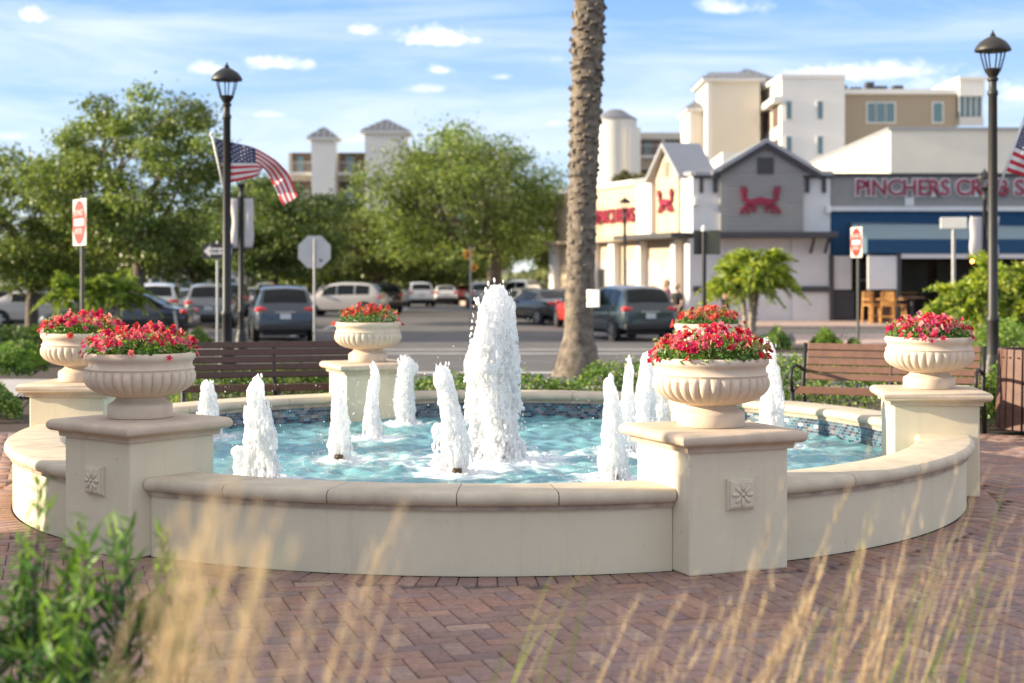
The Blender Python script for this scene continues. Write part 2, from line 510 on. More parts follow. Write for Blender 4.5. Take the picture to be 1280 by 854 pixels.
URN_TXT = {0: ('cream stone urn on the right-hand pier beside the bench and litter bin', 'pink and red petunias filling the urn on the right-hand pier'),
           1: ('cream stone urn at the back right, mostly hidden behind the nearest urn', 'coral petunias peeping over from the back right urn, behind the nearest urn'),
           2: ('cream stone urn on the back left pier at the end of the dark bench', 'sparse red petunias in the back left urn in front of the road'),
           3: ('sunlit cream stone urn on the far left pier, half behind the shaded urn', 'pink petunias in the far left urn beside the clipped hedges'),
           4: ('greyish stone urn standing in shade on the front left pier', 'broad spread of pink petunias in the shaded front left urn'),
           5: ('largest and nearest fluted stone urn on the front right pier, half in shadow', 'dense crimson petunias with bright green leaves in the nearest urn')}
M_petal = leafmat('petal', .3, .5, .2)
def flower_bed(rng, dens, spread, cols, lean=0.0):
    """leaf and blossom arrays in urn-local space, rim at z = .375"""
    nl = int(900 * dens)
    a = rng.uniform(0, 2 * pi, nl); r = .31 * np.sqrt(rng.uniform(0, 1, nl)) * spread
    hmax = .13 * (1 - (r / .36) ** 2)
    P = np.stack([r * np.cos(a), r * np.sin(a), .36 + rng.uniform(0, 1, nl) * np.clip(hmax, .02, 1)], 1)
    Lv = leaves(rng, P, .035, shades(rng, nl, [(.06, .16, .03), (.10, .24, .04), (.16, .32, .06), (.05, .12, .03)], .3), .55)
    # stems/leaf sprigs sticking out
    ns = int(300 * dens)
    a = rng.uniform(0, 2 * pi, ns); r = .3 * np.sqrt(rng.uniform(.3, 1.1, ns)) * spread
    P = np.stack([r * np.cos(a), r * np.sin(a), .40 + .15 * rng.uniform(0, 1, ns) * (1 - .5 * (r / .34) ** 2)], 1)
    Ls = leaves(rng, P, .035, shades(rng, ns, [(.25, .36, .10), (.18, .33, .07), (.42, .42, .2)], .25), .35)
    leafset = cat([Lv, Ls])
    # blossoms: five petals around a throat
    nb = int(230 * dens)
    V = []; Q = []; C = []; o = 0
    for i in range(nb):
        a = rng.uniform(0, 2 * pi); r = .325 * math.sqrt(rng.uniform(0, 1)) * spread
        if rng.uniform() < .08: r = .34
        h = .40 + .135 * (1 - (r / .37) ** 2) * rng.uniform(.55, 1.15) + rng.uniform(0, .02)
        # clumpiness
        if noise.noise((r * cos(a) * 9, r * sin(a) * 9, 3.1)) < -.12 and rng.uniform() < .75: continue
        if r > .33: h = .385 - rng.uniform(-.04, .03)
        c = Vector((r * cos(a), r * sin(a), h))
        d = Vector((cos(a) * r * 2.2 + rng.normal() * .45, sin(a) * r * 2.2 + rng.normal() * .45, .45 + rng.normal() * .2)).normalized()
        u = d.orthogonal().normalized(); w = d.cross(u)
        R_ = rng.uniform(.016, .027)
        col = np.array(cols[rng.integers(0, len(cols))]) * rng.uniform(.75, 1.2)
        col2 = col * np.array([.45, .35, .5])
        b0 = o
        V.append(c - d * R_ * .5); C.append(col2); o += 1
        np5 = 5
        for k in range(np5):
            for da, rr, hh in ((-.5, .62, .12), (-.3, .98, .16), (.0, 1.08, .05), (.3, .98, .16)):
                t = 2 * pi * (k + da) / np5
                V.append(c + (u * cos(t) + w * sin(t)) * R_ * rr + d * R_ * (hh + rng.uniform(-.15, .15))); C.append(col * rng.uniform(.85, 1.15)); o += 1
        m = np5 * 4
        for k in range(0, m):
            Q.append((b0, b0 + 1 + k, b0 + 1 + (k + 1) % m))
    return leafset, (np.array([tuple(v) for v in V]), np.array(Q), np.clip(np.array(C), 0, 1))
PINK = [(.82, .09, .20), (.86, .22, .30), (.62, .03, .10), (.80, .14, .27), (.60, .02, .10), (.85, .40, .42), (.75, .08, .08)]
CRIM = [(.74, .05, .12), (.82, .16, .22), (.66, .02, .12), (.74, .07, .17), (.55, .02, .03), (.78, .28, .30)]
CORAL = [(.75, .10, .08), (.70, .18, .12), (.80, .28, .22), (.62, .05, .05)]
FL = {0: (1.1, .98, PINK), 1: (.9, .95, CORAL), 2: (.6, .9, CORAL), 3: (1.0, 1.0, PINK), 4: (1.0, 1.02, PINK), 5: (1.25, 1.04, CRIM)}
for k in range(6):
    p = pier_pos(k)
    if urn_proto is None:
        urn_proto = urn_mesh().build('urn', M_urn, None, autosmooth=42)
        u = urn_proto
    else:
        u = urn_proto.copy(); COL.objects.link(u)
    u.location = (p.x, p.y, .765); u.rotation_euler = (0, 0, rad(17) * k + .3)
    tag(u, URN_TXT[k][0], 'urn', 'stone urns on the fountain piers')
    rg = np.random.default_rng(30 + k)
    ls, bs = flower_bed(rg, *FL[k])
    t = thing('petunias', URN_TXT[k][1], 'flowers', (p.x, p.y, .765), 0, 'petunias in the fountain urns')
    mesh_np('foliage', *ls[:2], M_leaf, t, ls[2]); mesh_np('blossoms', bs[0], bs[1], M_petal, t, bs[2])
    s = MB(); s.lathe([(.282, .33), (.282, .352), (.01, .358)], 24); s.build('soil', M_soil, t)

# ---------------------------------------------------------------- water jets
WZ = .215
M_jet_m, nt, out = newmat('aerated_water'); M_jet = M_jet_m
p = N(nt, 'ShaderNodeBsdfPrincipled'); p.inputs['Base Color'].default_value = (.96, .965, .97, 1); p.inputs['Roughness'].default_value = .22
p.inputs['Specular IOR Level'].default_value = .6
t = N(nt, 'ShaderNodeBsdfTranslucent'); t.inputs['Color'].default_value = (.97, .975, .98, 1)
x = N(nt, 'ShaderNodeMixShader'); x.inputs['Fac'].default_value = .5
L(nt, p.outputs['BSDF'], x.inputs[1]); L(nt, t.outputs['BSDF'], x.inputs[2])
tr = N(nt, 'ShaderNodeBsdfTransparent')
tcj = N(nt, 'ShaderNodeTexCoord'); mpj = N(nt, 'ShaderNodeMapping'); mpj.inputs['Scale'].default_value = (1, 1, .28)
nj = N(nt, 'ShaderNodeTexNoise'); nj.inputs['Scale'].default_value = 70; nj.inputs['Detail'].default_value = 4
L(nt, tcj.outputs['Object'], mpj.inputs['Vector']); L(nt, mpj.outputs['Vector'], nj.inputs['Vector'])
bj = N(nt, 'ShaderNodeBump'); bj.inputs['Strength'].default_value = .35; bj.inputs['Distance'].default_value = .012
L(nt, nj.outputs['Fac'], bj.inputs['Height']); L(nt, bj.outputs['Normal'], p.inputs['Normal'])
mpk = N(nt, 'ShaderNodeMapping'); mpk.inputs['Scale'].default_value = (1, 1, .16); L(nt, tcj.outputs['Object'], mpk.inputs['Vector'])
nk = N(nt, 'ShaderNodeTexNoise'); nk.inputs['Scale'].default_value = 48; nk.inputs['Detail'].default_value = 3; L(nt, mpk.outputs['Vector'], nk.inputs['Vector'])
rk = N(nt, 'ShaderNodeMapRange'); rk.inputs['From Min'].default_value = .53; rk.inputs['From Max'].default_value = .66; rk.inputs['To Max'].default_value = .75; L(nt, nk.outputs['Fac'], rk.inputs['Value'])
xk = N(nt, 'ShaderNodeMixShader'); L(nt, rk.outputs['Result'], xk.inputs['Fac']); L(nt, x.outputs['Shader'], xk.inputs[1]); L(nt, tr.outputs[0], xk.inputs[2])
L(nt, xk.outputs['Shader'], out.inputs['Surface'])
M_nozzle = surf('brass_nozzle', (.10, .07, .04), .4, .3, 20, metal=.7)

ICO = bmesh.new(); bmesh.ops.create_icosphere(ICO, subdivisions=1, radius=1)
ICO_V = np.array([v.co[:] for v in ICO.verts]); ICO_F = np.array([[v.index for v in f.verts] for f in ICO.faces]); ICO.free()
def blobs_mesh(name, C, Rr, mat, parent, voxel):
    """C (n,3) centres, Rr (n,3) radii -> remeshed surface"""
    n = len(C); nv = len(ICO_V)
    V = (ICO_V[None] * Rr[:, None, :] + C[:, None, :]).reshape(-1, 3)
    Fq = (ICO_F[None] + (np.arange(n) * nv)[:, None, None]).reshape(-1, 3)
    o = mesh_np(name, V, Fq, mat, parent, smooth=True)
    if voxel:
        r = o.modifiers.new('surface', 'REMESH'); r.mode = 'VOXEL'; r.voxel_size = voxel; r.use_smooth_shade = True
    return o
def jet(px, depth, top_y, r0, r1, label, seed, lean=0.0, arms=(), dens=1.0, nozzle=(0, 0)):
    rng = np.random.default_rng(seed)
    h = PZ(top_y, depth) - WZ
    t = thing('water_jet', label, 'water jet', (PX(px, depth), depth, WZ), 0, 'white water jets in the fountain pool')
    n = int((600 + 10500 * h * (r0 + r1)) * dens)
    tt = rng.uniform(0, 1, n)
    # knotted silhouette: radius wobbles with height, in vertical streaks
    ph = rng.uniform(0, 6, 3)
    env = r0 + (r1 - r0) * tt ** .8
    env = env * (1 + .15 * np.sin(tt * 9 + ph[0]) + .08 * np.sin(tt * 23 + ph[1]))
    env = env * np.where(tt > .9, np.sqrt(np.clip((1.0 - tt) / .1, 0, 1)) * .7 + .3, 1)
    a = rng.uniform(0, 2 * pi, n); q = np.sqrt(rng.uniform(.25, 1, n)) * np.where(rng.uniform(0, 1, n) < .06, 1.10, 1)
    ridge = 1 + .20 * np.sin(a * 3 + ph[2] + tt * 3) + .10 * np.sin(a * 7 + tt * 6)
    ctr = lean * tt ** 1.3 + .018 * np.sin(tt * 7 + ph[1])
    C = np.stack([ctr + env * q * ridge * np.cos(a), env * q * ridge * np.sin(a), tt * h], 1)
    s = rng.uniform(.0055, .0105, n) * (.75 + 1.0 * (r0 + r1))
    Rr = np.stack([s, s, s * rng.uniform(1.6, 6.0, n)], 1)
    parts = [(C, Rr)]
    # crown knobs at the top
    m = 14 + int(30 * r1 * 4)
    a = rng.uniform(0, 2 * pi, m); q = r1 * rng.uniform(.1, 1.15, m)
    hh = h * (1 + rng.uniform(-.10, .06, m))
    C = np.stack([lean + q * np.cos(a), q * np.sin(a), hh], 1); s = rng.uniform(.007, .015, m) * (.7 + 1.2 * r1)
    parts.append((C, np.stack([s, s, s * 2.6], 1)))
    # falling skirt strands outside the column
    m = int((46 + 160 * r0) * dens)
    for i in range(m):
        a = rng.uniform(0, 2 * pi); t0 = rng.uniform(.25, .95) ; k = int(rng.integers(5, 16))
        z = np.linspace(t0, max(0, t0 - rng.uniform(.12, .45)), k)
        rr = (r0 + (r1 - r0) * z ** .8) * (1.03 + (t0 - z) * rng.uniform(.1, .9))
        wob = a + np.cumsum(rng.normal(scale=.03, size=k))
        C = np.stack([lean * z ** 1.3 + rr * np.cos(wob), rr * np.sin(wob), z * h], 1)
        s = rng.uniform(.005, .011, k); parts.append((C, np.stack([s, s, s * 2.2], 1)))
    # side arms thrown out (dx, height fraction, length)
    for dx, zf, ln in arms:
        k = 26
        u = np.linspace(0, 1, k)
        C = np.stack([lean * zf + (r0 + (r1 - r0) * zf) * np.sign(dx) * .5 + dx * u, rng.normal(scale=.01, size=k), zf * h + ln * u ** .6 - ln * .5 * u ** 4], 1)
        s = rng.uniform(.013, .022, k); parts.append((C, np.stack([s, s, s * 1.6], 1)))
        for j in range(5):
            k2 = 14
            z = np.linspace(C[8 + 4 * j % 18][2], 0, k2)
            C2 = np.stack([C[8 + 4 * j % 18][0] + rng.normal(scale=.008, size=k2), rng.normal(scale=.012, size=k2), z], 1)
            s = rng.uniform(.006, .013, k2); parts.append((C2, np.stack([s, s, s * 2.4], 1)))
    # splash ring at the base
    m = int(70 * dens)
    a = rng.uniform(0, 2 * pi, m); q = r0 * rng.uniform(.7, 2.1, m)
    C = np.stack([q * np.cos(a), q * np.sin(a), rng.uniform(-.005, .02, m)], 1); s = rng.uniform(.008, .02, m)
    parts.append((C, np.stack([s * 1.5, s * 1.5, s * .8], 1)))
    C = np.concatenate([x_[0] for x_ in parts]); Rr = np.concatenate([x_[1] for x_ in parts])
    blobs_mesh('column', C, Rr, M_jet, t, .006 if r0 < .15 else .0075)
    # droplets
    m = int(70 * dens * (1 + 3 * r0))
    a = rng.uniform(0, 2 * pi, m); q = (r0 + .02) * rng.uniform(1.0, 2.2, m)
    C = np.stack([q * np.cos(a), q * np.sin(a), h * rng.uniform(0, 1.02, m) ** 1.5], 1); s = .0012 + .0034 * rng.uniform(0, 1, m) ** 2.5
    blobs_mesh('droplets', C, np.stack([s, s, s * 1.4], 1), M_jet, t, 0)['kind'] = 'stuff'
    z_ = MB(); z_.lathe([(.028, -.2), (.028, .01), (.034, .012), (.034, .045), (.026, .052), (.02, .05)], 14, (nozzle[0], nozzle[1], 0))
    z_.build('nozzle', M_nozzle, t, autosmooth=40)
    return t
JETS = [
    (617, 11.15, 362, .232, .135, 'tall thick central water jet rising above all the others', 1, 0.0, ((.10, .55, .12),), 1.0, (0, 0)),
    (572, 10.33, 461, .090, .052, 'leaning water jet just left of the tall one, brass nozzle showing at its foot', 2, -.11, ((-.10, .30, .16),), 1.0, (0, -.1)),
    (425, 11.09, 480, .075, .040, 'narrow water jet before the back left pier with its dark nozzle showing', 3, -.01, (), 1.0, (0, -.085)),
    (465, 12.56, 458, .075, .022, 'pointed bluish water jet in front of the back left pier', 4, 0.01, (), 1.0, (0, 0)),
    (506, 13.80, 449, .085, .070, 'short straight water jet just right of the back left pier', 5, 0.0, (), 1.0, (0, 0)),
    (327, 9.95, 477, .125, .050, 'broad foaming water jet nearest the shaded left urn', 6, -.03, ((-.13, .22, .10),), 1.0, (0, 0)),
    (262, 12.6, 479, .10, .045, 'small shaded water jet peeping out beside the front left urn', 7, -.02, (), .9, (0, 0)),
    (767, 9.95, 476, .105, .030, 'water jet standing directly left of the front right pier', 8, -.02, (), 1.0, (0, 0)),
    (785, 11.6, 452, .075, .020, 'thin pointed water jet close behind the front right pier', 9, 0.0, (), 1.0, (0, 0)),
    (806, 12.7, 446, .105, .040, 'wider water jet touching the left edge of the nearest urn', 10, 0.01, (), 1.0, (0, 0)),
    (824, 13.6, 462, .11, .045, 'low water jet mostly hidden behind the nearest urn', 11, -.02, (), .9, (0, 0)),
    (966, 12.1, 431, .105, .050, 'water jet to the right of the nearest urn, before the lit tile wall', 12, -.02, (), 1.0, (0, 0)),
]
JP = []
for j_ in JETS:
    jet(*j_); JP.append((PX(j_[0], j_[1]), j_[1], j_[3]))

# water surface
def water():
    m, nt, out = newmat('pool_water')
    n = 260
    g = np.linspace(-3.16, 3.16, n)
    X, Y = np.meshgrid(g, g)
    rr = np.sqrt(X ** 2 + Y ** 2)
    Z = np.zeros_like(X); foam = np.zeros_like(X)
    for x, y, r in JP:
        d = np.sqrt((X + FC.x - x) ** 2 + (Y + FC.y - y) ** 2)
        am = .010 if r < .2 else .016
        Z += am * np.cos(d * 26 - x * 3) * np.exp(-d * 1.3)
        foam += np.exp(-np.maximum(0, d - r) * (6.5 if r < .2 else 3.2))
    rng = np.random.default_rng(9)
    for i in range(60):
        k = rng.uniform(6, 48); th = rng.uniform(0, 2 * pi); Z += (.0105 / (k ** .62)) * np.sin(k * (X * cos(th) + Y * sin(th)) + rng.uniform(0, 6))
    V = np.stack([X, Y, Z], -1).reshape(-1, 3)
    idx = np.arange(n * n).reshape(n, n)
    Q = np.stack([idx[:-1, :-1], idx[:-1, 1:], idx[1:, 1:], idx[1:, :-1]], -1).reshape(-1, 4)
    keep = (rr.reshape(-1)[Q] < 3.152).all(1)
    Q = Q[keep]
    # clean vertices
    used = np.unique(Q); mp_ = -np.ones(n * n, int); mp_[used] = np.arange(len(used))
    o = mesh_np('fountain_water', V[used], mp_[Q], m, None, np.repeat(np.clip(foam.reshape(-1)[used], 0, 1)[:, None], 3, 1), True)
    o.location = (FC.x, FC.y, WZ); o['kind'] = 'structure'
    tag(o, 'rippled turquoise pool water with white foam around the jets')
    at = N(nt, 'ShaderNodeAttribute', attribute_name='col')
    tc = N(nt, 'ShaderNodeTexCoord')
    n1 = N(nt, 'ShaderNodeTexNoise'); n1.inputs['Scale'].default_value = 5.5; n1.inputs['Detail'].default_value = 8; n1.inputs['Roughness'].default_value = .68; n1.inputs['Distortion'].default_value = 1.6
    L(nt, tc.outputs['Object'], n1.inputs['Vector'])
    ml = N(nt, 'ShaderNodeMath', operation='MULTIPLY_ADD'); ml.inputs[1].default_value = .62; L(nt, at.outputs['Fac'], ml.inputs[0]); L(nt, n1.outputs['Fac'], ml.inputs[2])
    rm = N(nt, 'ShaderNodeMapRange'); rm.inputs['From Min'].default_value = .62; rm.inputs['From Max'].default_value = .90; rm.inputs['To Max'].default_value = .9
    L(nt, ml.outputs[0], rm.inputs['Value'])
    # water: tinted transparency + fresnel gloss
    tr = N(nt, 'ShaderNodeBsdfTransparent'); tr.inputs['Color'].default_value = (.70, .94, .97, 1)
    df = N(nt, 'ShaderNodeBsdfDiffuse'); df.inputs['Color'].default_value = (.30, .72, .80, 1)
    m0 = N(nt, 'ShaderNodeMixShader'); m0.inputs['Fac'].default_value = .5
    L(nt, tr.outputs[0], m0.inputs[1]); L(nt, df.outputs[0], m0.inputs[2])
    gl = N(nt, 'ShaderNodeBsdfGlossy'); gl.inputs['Roughness'].default_value = .08
    fr = N(nt, 'ShaderNodeFresnel'); fr.inputs['IOR'].default_value = 1.33
    nb = N(nt, 'ShaderNodeTexNoise'); nb.inputs['Scale'].default_value = 28; nb.inputs['Detail'].default_value = 4; nb.inputs['Distortion'].default_value = .8
    L(nt, tc.outputs['Object'], nb.inputs['Vector'])
    bp = N(nt, 'ShaderNodeBump'); bp.inputs['Strength'].default_value = .5; bp.inputs['Distance'].default_value = .02
    L(nt, nb.outputs['Fac'], bp.inputs['Height']); L(nt, bp.outputs['Normal'], gl.inputs['Normal']); L(nt, bp.outputs['Normal'], fr.inputs['Normal'])
    m1 = N(nt, 'ShaderNodeMixShader'); L(nt, fr.outputs[0], m1.inputs['Fac']); L(nt, m0.outputs[0], m1.inputs[1]); L(nt, gl.outputs[0], m1.inputs[2])
    fo = N(nt, 'ShaderNodeBsdfDiffuse'); fo.inputs['Color'].default_value = (.85, .9, .92, 1)
    m2 = N(nt, 'ShaderNodeMixShader'); L(nt, rm.outputs['Result'], m2.inputs['Fac']); L(nt, m1.outputs[0], m2.inputs[1]); L(nt, fo.outputs[0], m2.inputs[2])
    L(nt, m2.outputs[0], out.inputs['Surface'])
water()
# ================================================================ ground
def sheet(name, x0, x1, ys, mat, dz=0.0, z=None, nx=1):
    mb = MB()
    vs = []; fs = []
    for y in ys:
        for i in range(nx + 1):
            vs.append((x0 + (x1 - x0) * i / nx, y, (gz(y) if z is None else z) + dz))
    m = nx + 1
    for j in range(len(ys) - 1):
        for i in range(nx): fs.append((j * m + i, j * m + i + 1, (j + 1) * m + i + 1, (j + 1) * m + i))
    mb.add(vs, fs)
    o = mb.build(name, mat); o['kind'] = 'structure'
    return o
def polysheet(name, pts, mat, dz=0.0, z=None):
    mb = MB(); mb.add([(x, y, (gz(y) if z is None else z) + dz) for x, y in pts], [tuple(range(len(pts)))])
    o = mb.build(name, mat); o['kind'] = 'structure'; return o
M_asph = surf('asphalt', (.115, .112, .11), .9, .18, 1.2, .5, 160, stain=.25)
M_ground = surf('dry_ground', (.16, .15, .11), .95, .3, .3)
M_conc = surf('concrete', (.42, .40, .37), .85, .1, 3, .2, 80, stain=.25)
M_pinkc = surf('tinted_concrete', (.46, .34, .28), .85, .1, 3, .2, 80, stain=.2)
M_line = surf('road_paint', (.72, .71, .68), .7, .12, 8, stain=.4)
M_sand = surf('joint_sand', (.15, .125, .11), .95, .3, 30)
ys_far = [21.6, 30, 45, 64, 80, 110, 200, 900]
sheet('ground', -1500, 1500, [-40, 21, 21.6, 45, 64, 110, 200, 4000], M_ground, -.06)
sheet('road', -90, 90, [21.6, 30, 45, 64, 90, 110, 200], M_asph, -.004)
sheet('plaza_base', -12, 14, [1.0, 15.2], M_sand, z=-.013)
sheet('planting_bed', -40, 40, [14.8, 21.0], M_soil, z=-.03)
# kerb along the road side of the planting bed
mb = MB(); mb.box((0, 21.1, -.07), (90, .2, .16)); k_ = mb.build('kerb', M_conc, bevel=.02); k_['kind'] = 'structure'

# ---- clay pavers in herringbone, ring of soldiers round the fountain
def pavers():
    m, nt, out = newmat('clay_paver')
    a = N(nt, 'ShaderNodeAttribute', attribute_name='col')
    tc = N(nt, 'ShaderNodeTexCoord')
    n1 = N(nt, 'ShaderNodeTexNoise'); n1.inputs['Scale'].default_value = 26; n1.inputs['Detail'].default_value = 7; n1.inputs['Roughness'].default_value = .7
    n2 = N(nt, 'ShaderNodeTexNoise'); n2.inputs['Scale'].default_value = .9; n2.inputs['Detail'].default_value = 5
    L(nt, tc.outputs['Object'], n1.inputs['Vector']); L(nt, tc.outputs['Object'], n2.inputs['Vector'])
    r1 = N(nt, 'ShaderNodeMapRange'); r1.inputs['From Min'].default_value = .3; r1.inputs['From Max'].default_value = .7; r1.inputs['To Min'].default_value = .72; r1.inputs['To Max'].default_value = 1.25
    L(nt, n1.outputs['Fac'], r1.inputs['Value'])
    r2 = N(nt, 'ShaderNodeMapRange'); r2.inputs['From Min'].default_value = .3; r2.inputs['From Max'].default_value = .7; r2.inputs['To Min'].default_value = .85; r2.inputs['To Max'].default_value = 1.12
    L(nt, n2.outputs['Fac'], r2.inputs['Value'])
    mm = N(nt, 'ShaderNodeMath', operation='MULTIPLY'); L(nt, r1.outputs['Result'], mm.inputs[0]); L(nt, r2.outputs['Result'], mm.inputs[1])
    vs = N(nt, 'ShaderNodeVectorMath', operation='SCALE'); L(nt, a.outputs['Color'], vs.inputs[0]); L(nt, mm.outputs[0], vs.inputs['Scale'])
    p = N(nt, 'ShaderNodeBsdfPrincipled'); p.inputs['Roughness'].default_value = .78; p.inputs['Specular IOR Level'].default_value = .35
    L(nt, vs.outputs[0], p.inputs['Base Color'])
    b = N(nt, 'ShaderNodeBump'); b.inputs['Strength'].default_value = .35; b.inputs['Distance'].default_value = .006
    n3 = N(nt, 'ShaderNodeTexNoise'); n3.inputs['Scale'].default_value = 70; n3.inputs['Detail'].default_value = 4
    L(nt, tc.outputs['Object'], n3.inputs['Vector']); L(nt, n3.outputs['Fac'], b.inputs['Height']); L(nt, b.outputs['Normal'], p.inputs['Normal'])
    L(nt, p.outputs['BSDF'], out.inputs['Surface'])
    rng = np.random.default_rng(77)
    pal = np.array([(.345, .20, .15), (.32, .20, .16), (.30, .19, .16), (.285, .195, .175), (.36, .22, .16), (.32, .21, .17), (.335, .23, .185), (.26, .175, .16), (.38, .26, .20)])
    wts = np.array([.16, .16, .16, .12, .12, .12, .06, .06, .04]); wts /= wts.sum()
    S = .1035; th = rad(17); c, s = cos(th), sin(th)
    V = []; Q = []; C = []; o = 0
    def brick(cx, cy, lx, ly, ang):
        nonlocal o
        g = .0022; bv = .0055
        dz = rng.normal() * .0011; tx, ty = rng.normal(size=2) * .004
        col = pal[rng.choice(len(pal), p=wts)] * rng.uniform(.85, 1.12)
        ca, sa = cos(ang), sin(ang)
        for hx, hy, z in ((lx / 2 - g, ly / 2 - g, -.035), (lx / 2 - g, ly / 2 - g, -bv), (lx / 2 - g - bv, ly / 2 - g - bv, 0)):
            for sx, sy in ((-1, -1), (1, -1), (1, 1), (-1, 1)):
                x, y = sx * hx, sy * hy
                V.append((cx + x * ca - y * sa, cy + x * sa + y * ca, z + dz + x * tx + y * ty)); C.append(col)
        for j in (0, 4):
            for i in range(4):
                k = (i + 1) % 4
                Q.append((o + j + i, o + j + k, o + j + 4 + k, o + j + 4 + i))
        Q.append((o + 8, o + 9, o + 10, o + 11)); o += 12
    Rin = WOUT + .21
    # herringbone (unit cells): bricks at (i+j... )
    for i in range(-150, 190):
        for j in range(-60, 190):
            if (i - j) % 4 == 0:      # horizontal brick covers (i,j),(i+1,j)
                u, v, w_, h_ = i + 1.0, j + .5, 2 * S, S
            elif (i - j) % 4 == 2:    # vertical brick covers (i+?)
                # cells (i,j),(i,j+1) 
                u, v, w_, h_ = i + .5, j + 0.0, S, 2 * S
            else:
                continue
            x = (u * c - v * s) * S; y = (u * s + v * c) * S + 2.2
            if y < 3.2 or y > 14.95 or x < -7.6 or x > 10.0: continue
            d = math.hypot(x - FC.x, y - FC.y)
            if d < Rin + .02: continue
            if abs(x) > .36 * y + 3.0: continue
            brick(x, y, w_, h_, th)
    nrg = int(2 * pi * (WOUT + .11) / S)
    for i in range(nrg):
        a_ = 2 * pi * i / nrg
        brick(FC.x + (WOUT + .11) * cos(a_), FC.y + (WOUT + .11) * sin(a_), .2, 2 * pi * (WOUT + .06) / nrg, a_)
    ob = mesh_np('brick_paving', np.array(V), np.array(Q), m, None, np.array(C)); ob['kind'] = 'structure'
    tag(ob, 'reddish clay pavers in herringbone with dark joints')
pavers()

# left: pale path and beds, seen between the hedges
polysheet('path', [(-30, 19.4), (-6.2, 19.4), (-5.4, 22.4), (-30, 24.6)], M_conc, .012, z=0)
polysheet('left_bed', [(-40, 24.0), (-7.5, 22.2), (-9.5, 44), (-60, 44)], M_soil, .02)
# near side: mulch strip the grasses grow from
polysheet('grass_bed', [(-4, 1.0), (4, 1.0), (4, 3.3), (-4, 4.3)], M_soil, .0, z=-.004)

# parking lines and stop bar
def strip(name, x0, y0, x1, y1, wd):
    d = Vector((x1 - x0, y1 - y0)); n = Vector((-d.y, d.x)).normalized() * wd / 2
    return polysheet(name, [(x0 + n.x, y0 + n.y), (x1 + n.x, y1 + n.y), (x1 - n.x, y1 - n.y), (x0 - n.x, y0 - n.y)], M_line, .004)
strip('road_marking', -5.8, 27.4, 3.4, 27.4, .35)
strip('road_marking', -9.5, 36.0, 6.5, 36.0, .3)
strip('road_marking', -9.5, 38.6, 6.5, 38.6, .3)
for i in range(6):
    strip('road_marking', -7.2 + .1 * i, 47 + i * 9, -7.3 + .1 * i, 51 + i * 9, .14)
for i in range(8):
    strip('road_marking', 3.6, 62 + i * 4, 8.6, 63 + i * 4, .12)
    strip('road_marking', -34, 66 + i * 5, -27, 66.6 + i * 5, .12)
# right island and pavement in front of the restaurant
def slab(name, pts, top, mat, bevel=.02):
    mb = MB(); mb.prism(pts, min(gz(y) for x, y in pts) - .1, top); o = mb.build(name, mat, bevel=bevel); o['kind'] = 'structure'; return o
slab('island_kerb', [(5.2, 33.2), (16, 33.2), (16, 37.2), (5.0, 37.2), (4.6, 35.2)], gz(35) + .12, M_conc, .03)
slab('island_bed', [(5.5, 33.5), (15.7, 33.5), (15.7, 36.9), (5.3, 36.9), (5.0, 35.2)], gz(35) + .14, M_soil, 0)
slab('sidewalk', [(6.0, 56.0), (60, 56.0), (60, 90), (-4, 110), (-1.5, 104)], gz(62) + .13, M_pinkc, .03)
slab('crossing_pad', [(8.2, 42.5), (26, 42.5), (26, 49.5), (9.4, 49.5)], gz(42) + .01, M_pinkc, 0)

# ================================================================ hedges and shrubs
HEDGE_PAL = [(.07, .16, .03), (.12, .24, .045), (.20, .32, .065), (.34, .42, .11), (.09, .18, .035)]
def hedge(name, label, cat_, pts, w, h, seed, n, leaf=.055, pal=HEDGE_PAL, group=None, lump=.25, endcut=None):
    """leafy mass along a polyline"""
    rng = np.random.default_rng(seed)
    base = Vector(pts[0])
    t = thing(name, label, cat_, (base.x, base.y, base.z), 0, group)
    P = np.array([tuple(Vector(p) - base) for p in pts]); seg = np.linalg.norm(np.diff(P, axis=0), axis=1)
    cum = np.concatenate([[0], np.cumsum(seg)])
    u = rng.uniform(0, cum[-1], n)
    ctr = np.stack([np.interp(u, cum, P[:, k]) for k in range(3)], 1)
    k = np.minimum(np.searchsorted(cum, u, 'right') - 1, len(seg) - 1)
    d = np.diff(P, axis=0)[k] / seg[k][:, None]; side = np.stack([-d[:, 1], d[:, 0], np.zeros(n)], 1)
    a = rng.uniform(0, pi, n); r = rng.uniform(.72, 1.0, n) ** .6
    lumpf = np.array([1 + lump * noise.noise((x * 2.2 + seed, y * 2.2, z * 2)) for x, y, z in ctr + side * np.cos(a)[:, None] * w]) + rng.normal(scale=.06, size=n)
    off = np.cos(a) * w * r * lumpf; hz = np.sin(a) ** .6 * h * r * lumpf
    end = np.minimum(u, cum[-1] - u); hz *= np.clip(.45 + end / (endcut or max(.25, h)), 0, 1)
    Pn = ctr + side * off[:, None]; Pn[:, 2] += np.maximum(hz, .01)
    nr = side * np.cos(a)[:, None] + np.array([0, 0, 1]) * np.sin(a)[:, None]
    V, Q, C = leaves(rng, Pn, leaf, shades(rng, n, pal, .3), .5, nr, jitter=.7)
    mesh_np('foliage', V, Q, M_leaf, t, C)
    st = MB()
    for i in range(int(cum[-1] / .3) + 1):
        q = min(cum[-1], i * .3 + .1); c0 = [np.interp(q, cum, P[:, k]) for k in range(3)]
        for j in range(3):
            e = (c0[0] + rng.normal() * w * .45, c0[1] + rng.normal() * w * .45, c0[2] + h * .8)
            st.tube([(c0[0], c0[1], c0[2]), ((c0[0] + e[0]) / 2 + rng.normal() * .03, (c0[1] + e[1]) / 2, c0[2] + h * .4), e], [.012, .009, .004], 5)
    st.build('stems', M_bark, t)
    return t
H = 'low hedges around the fountain plaza'
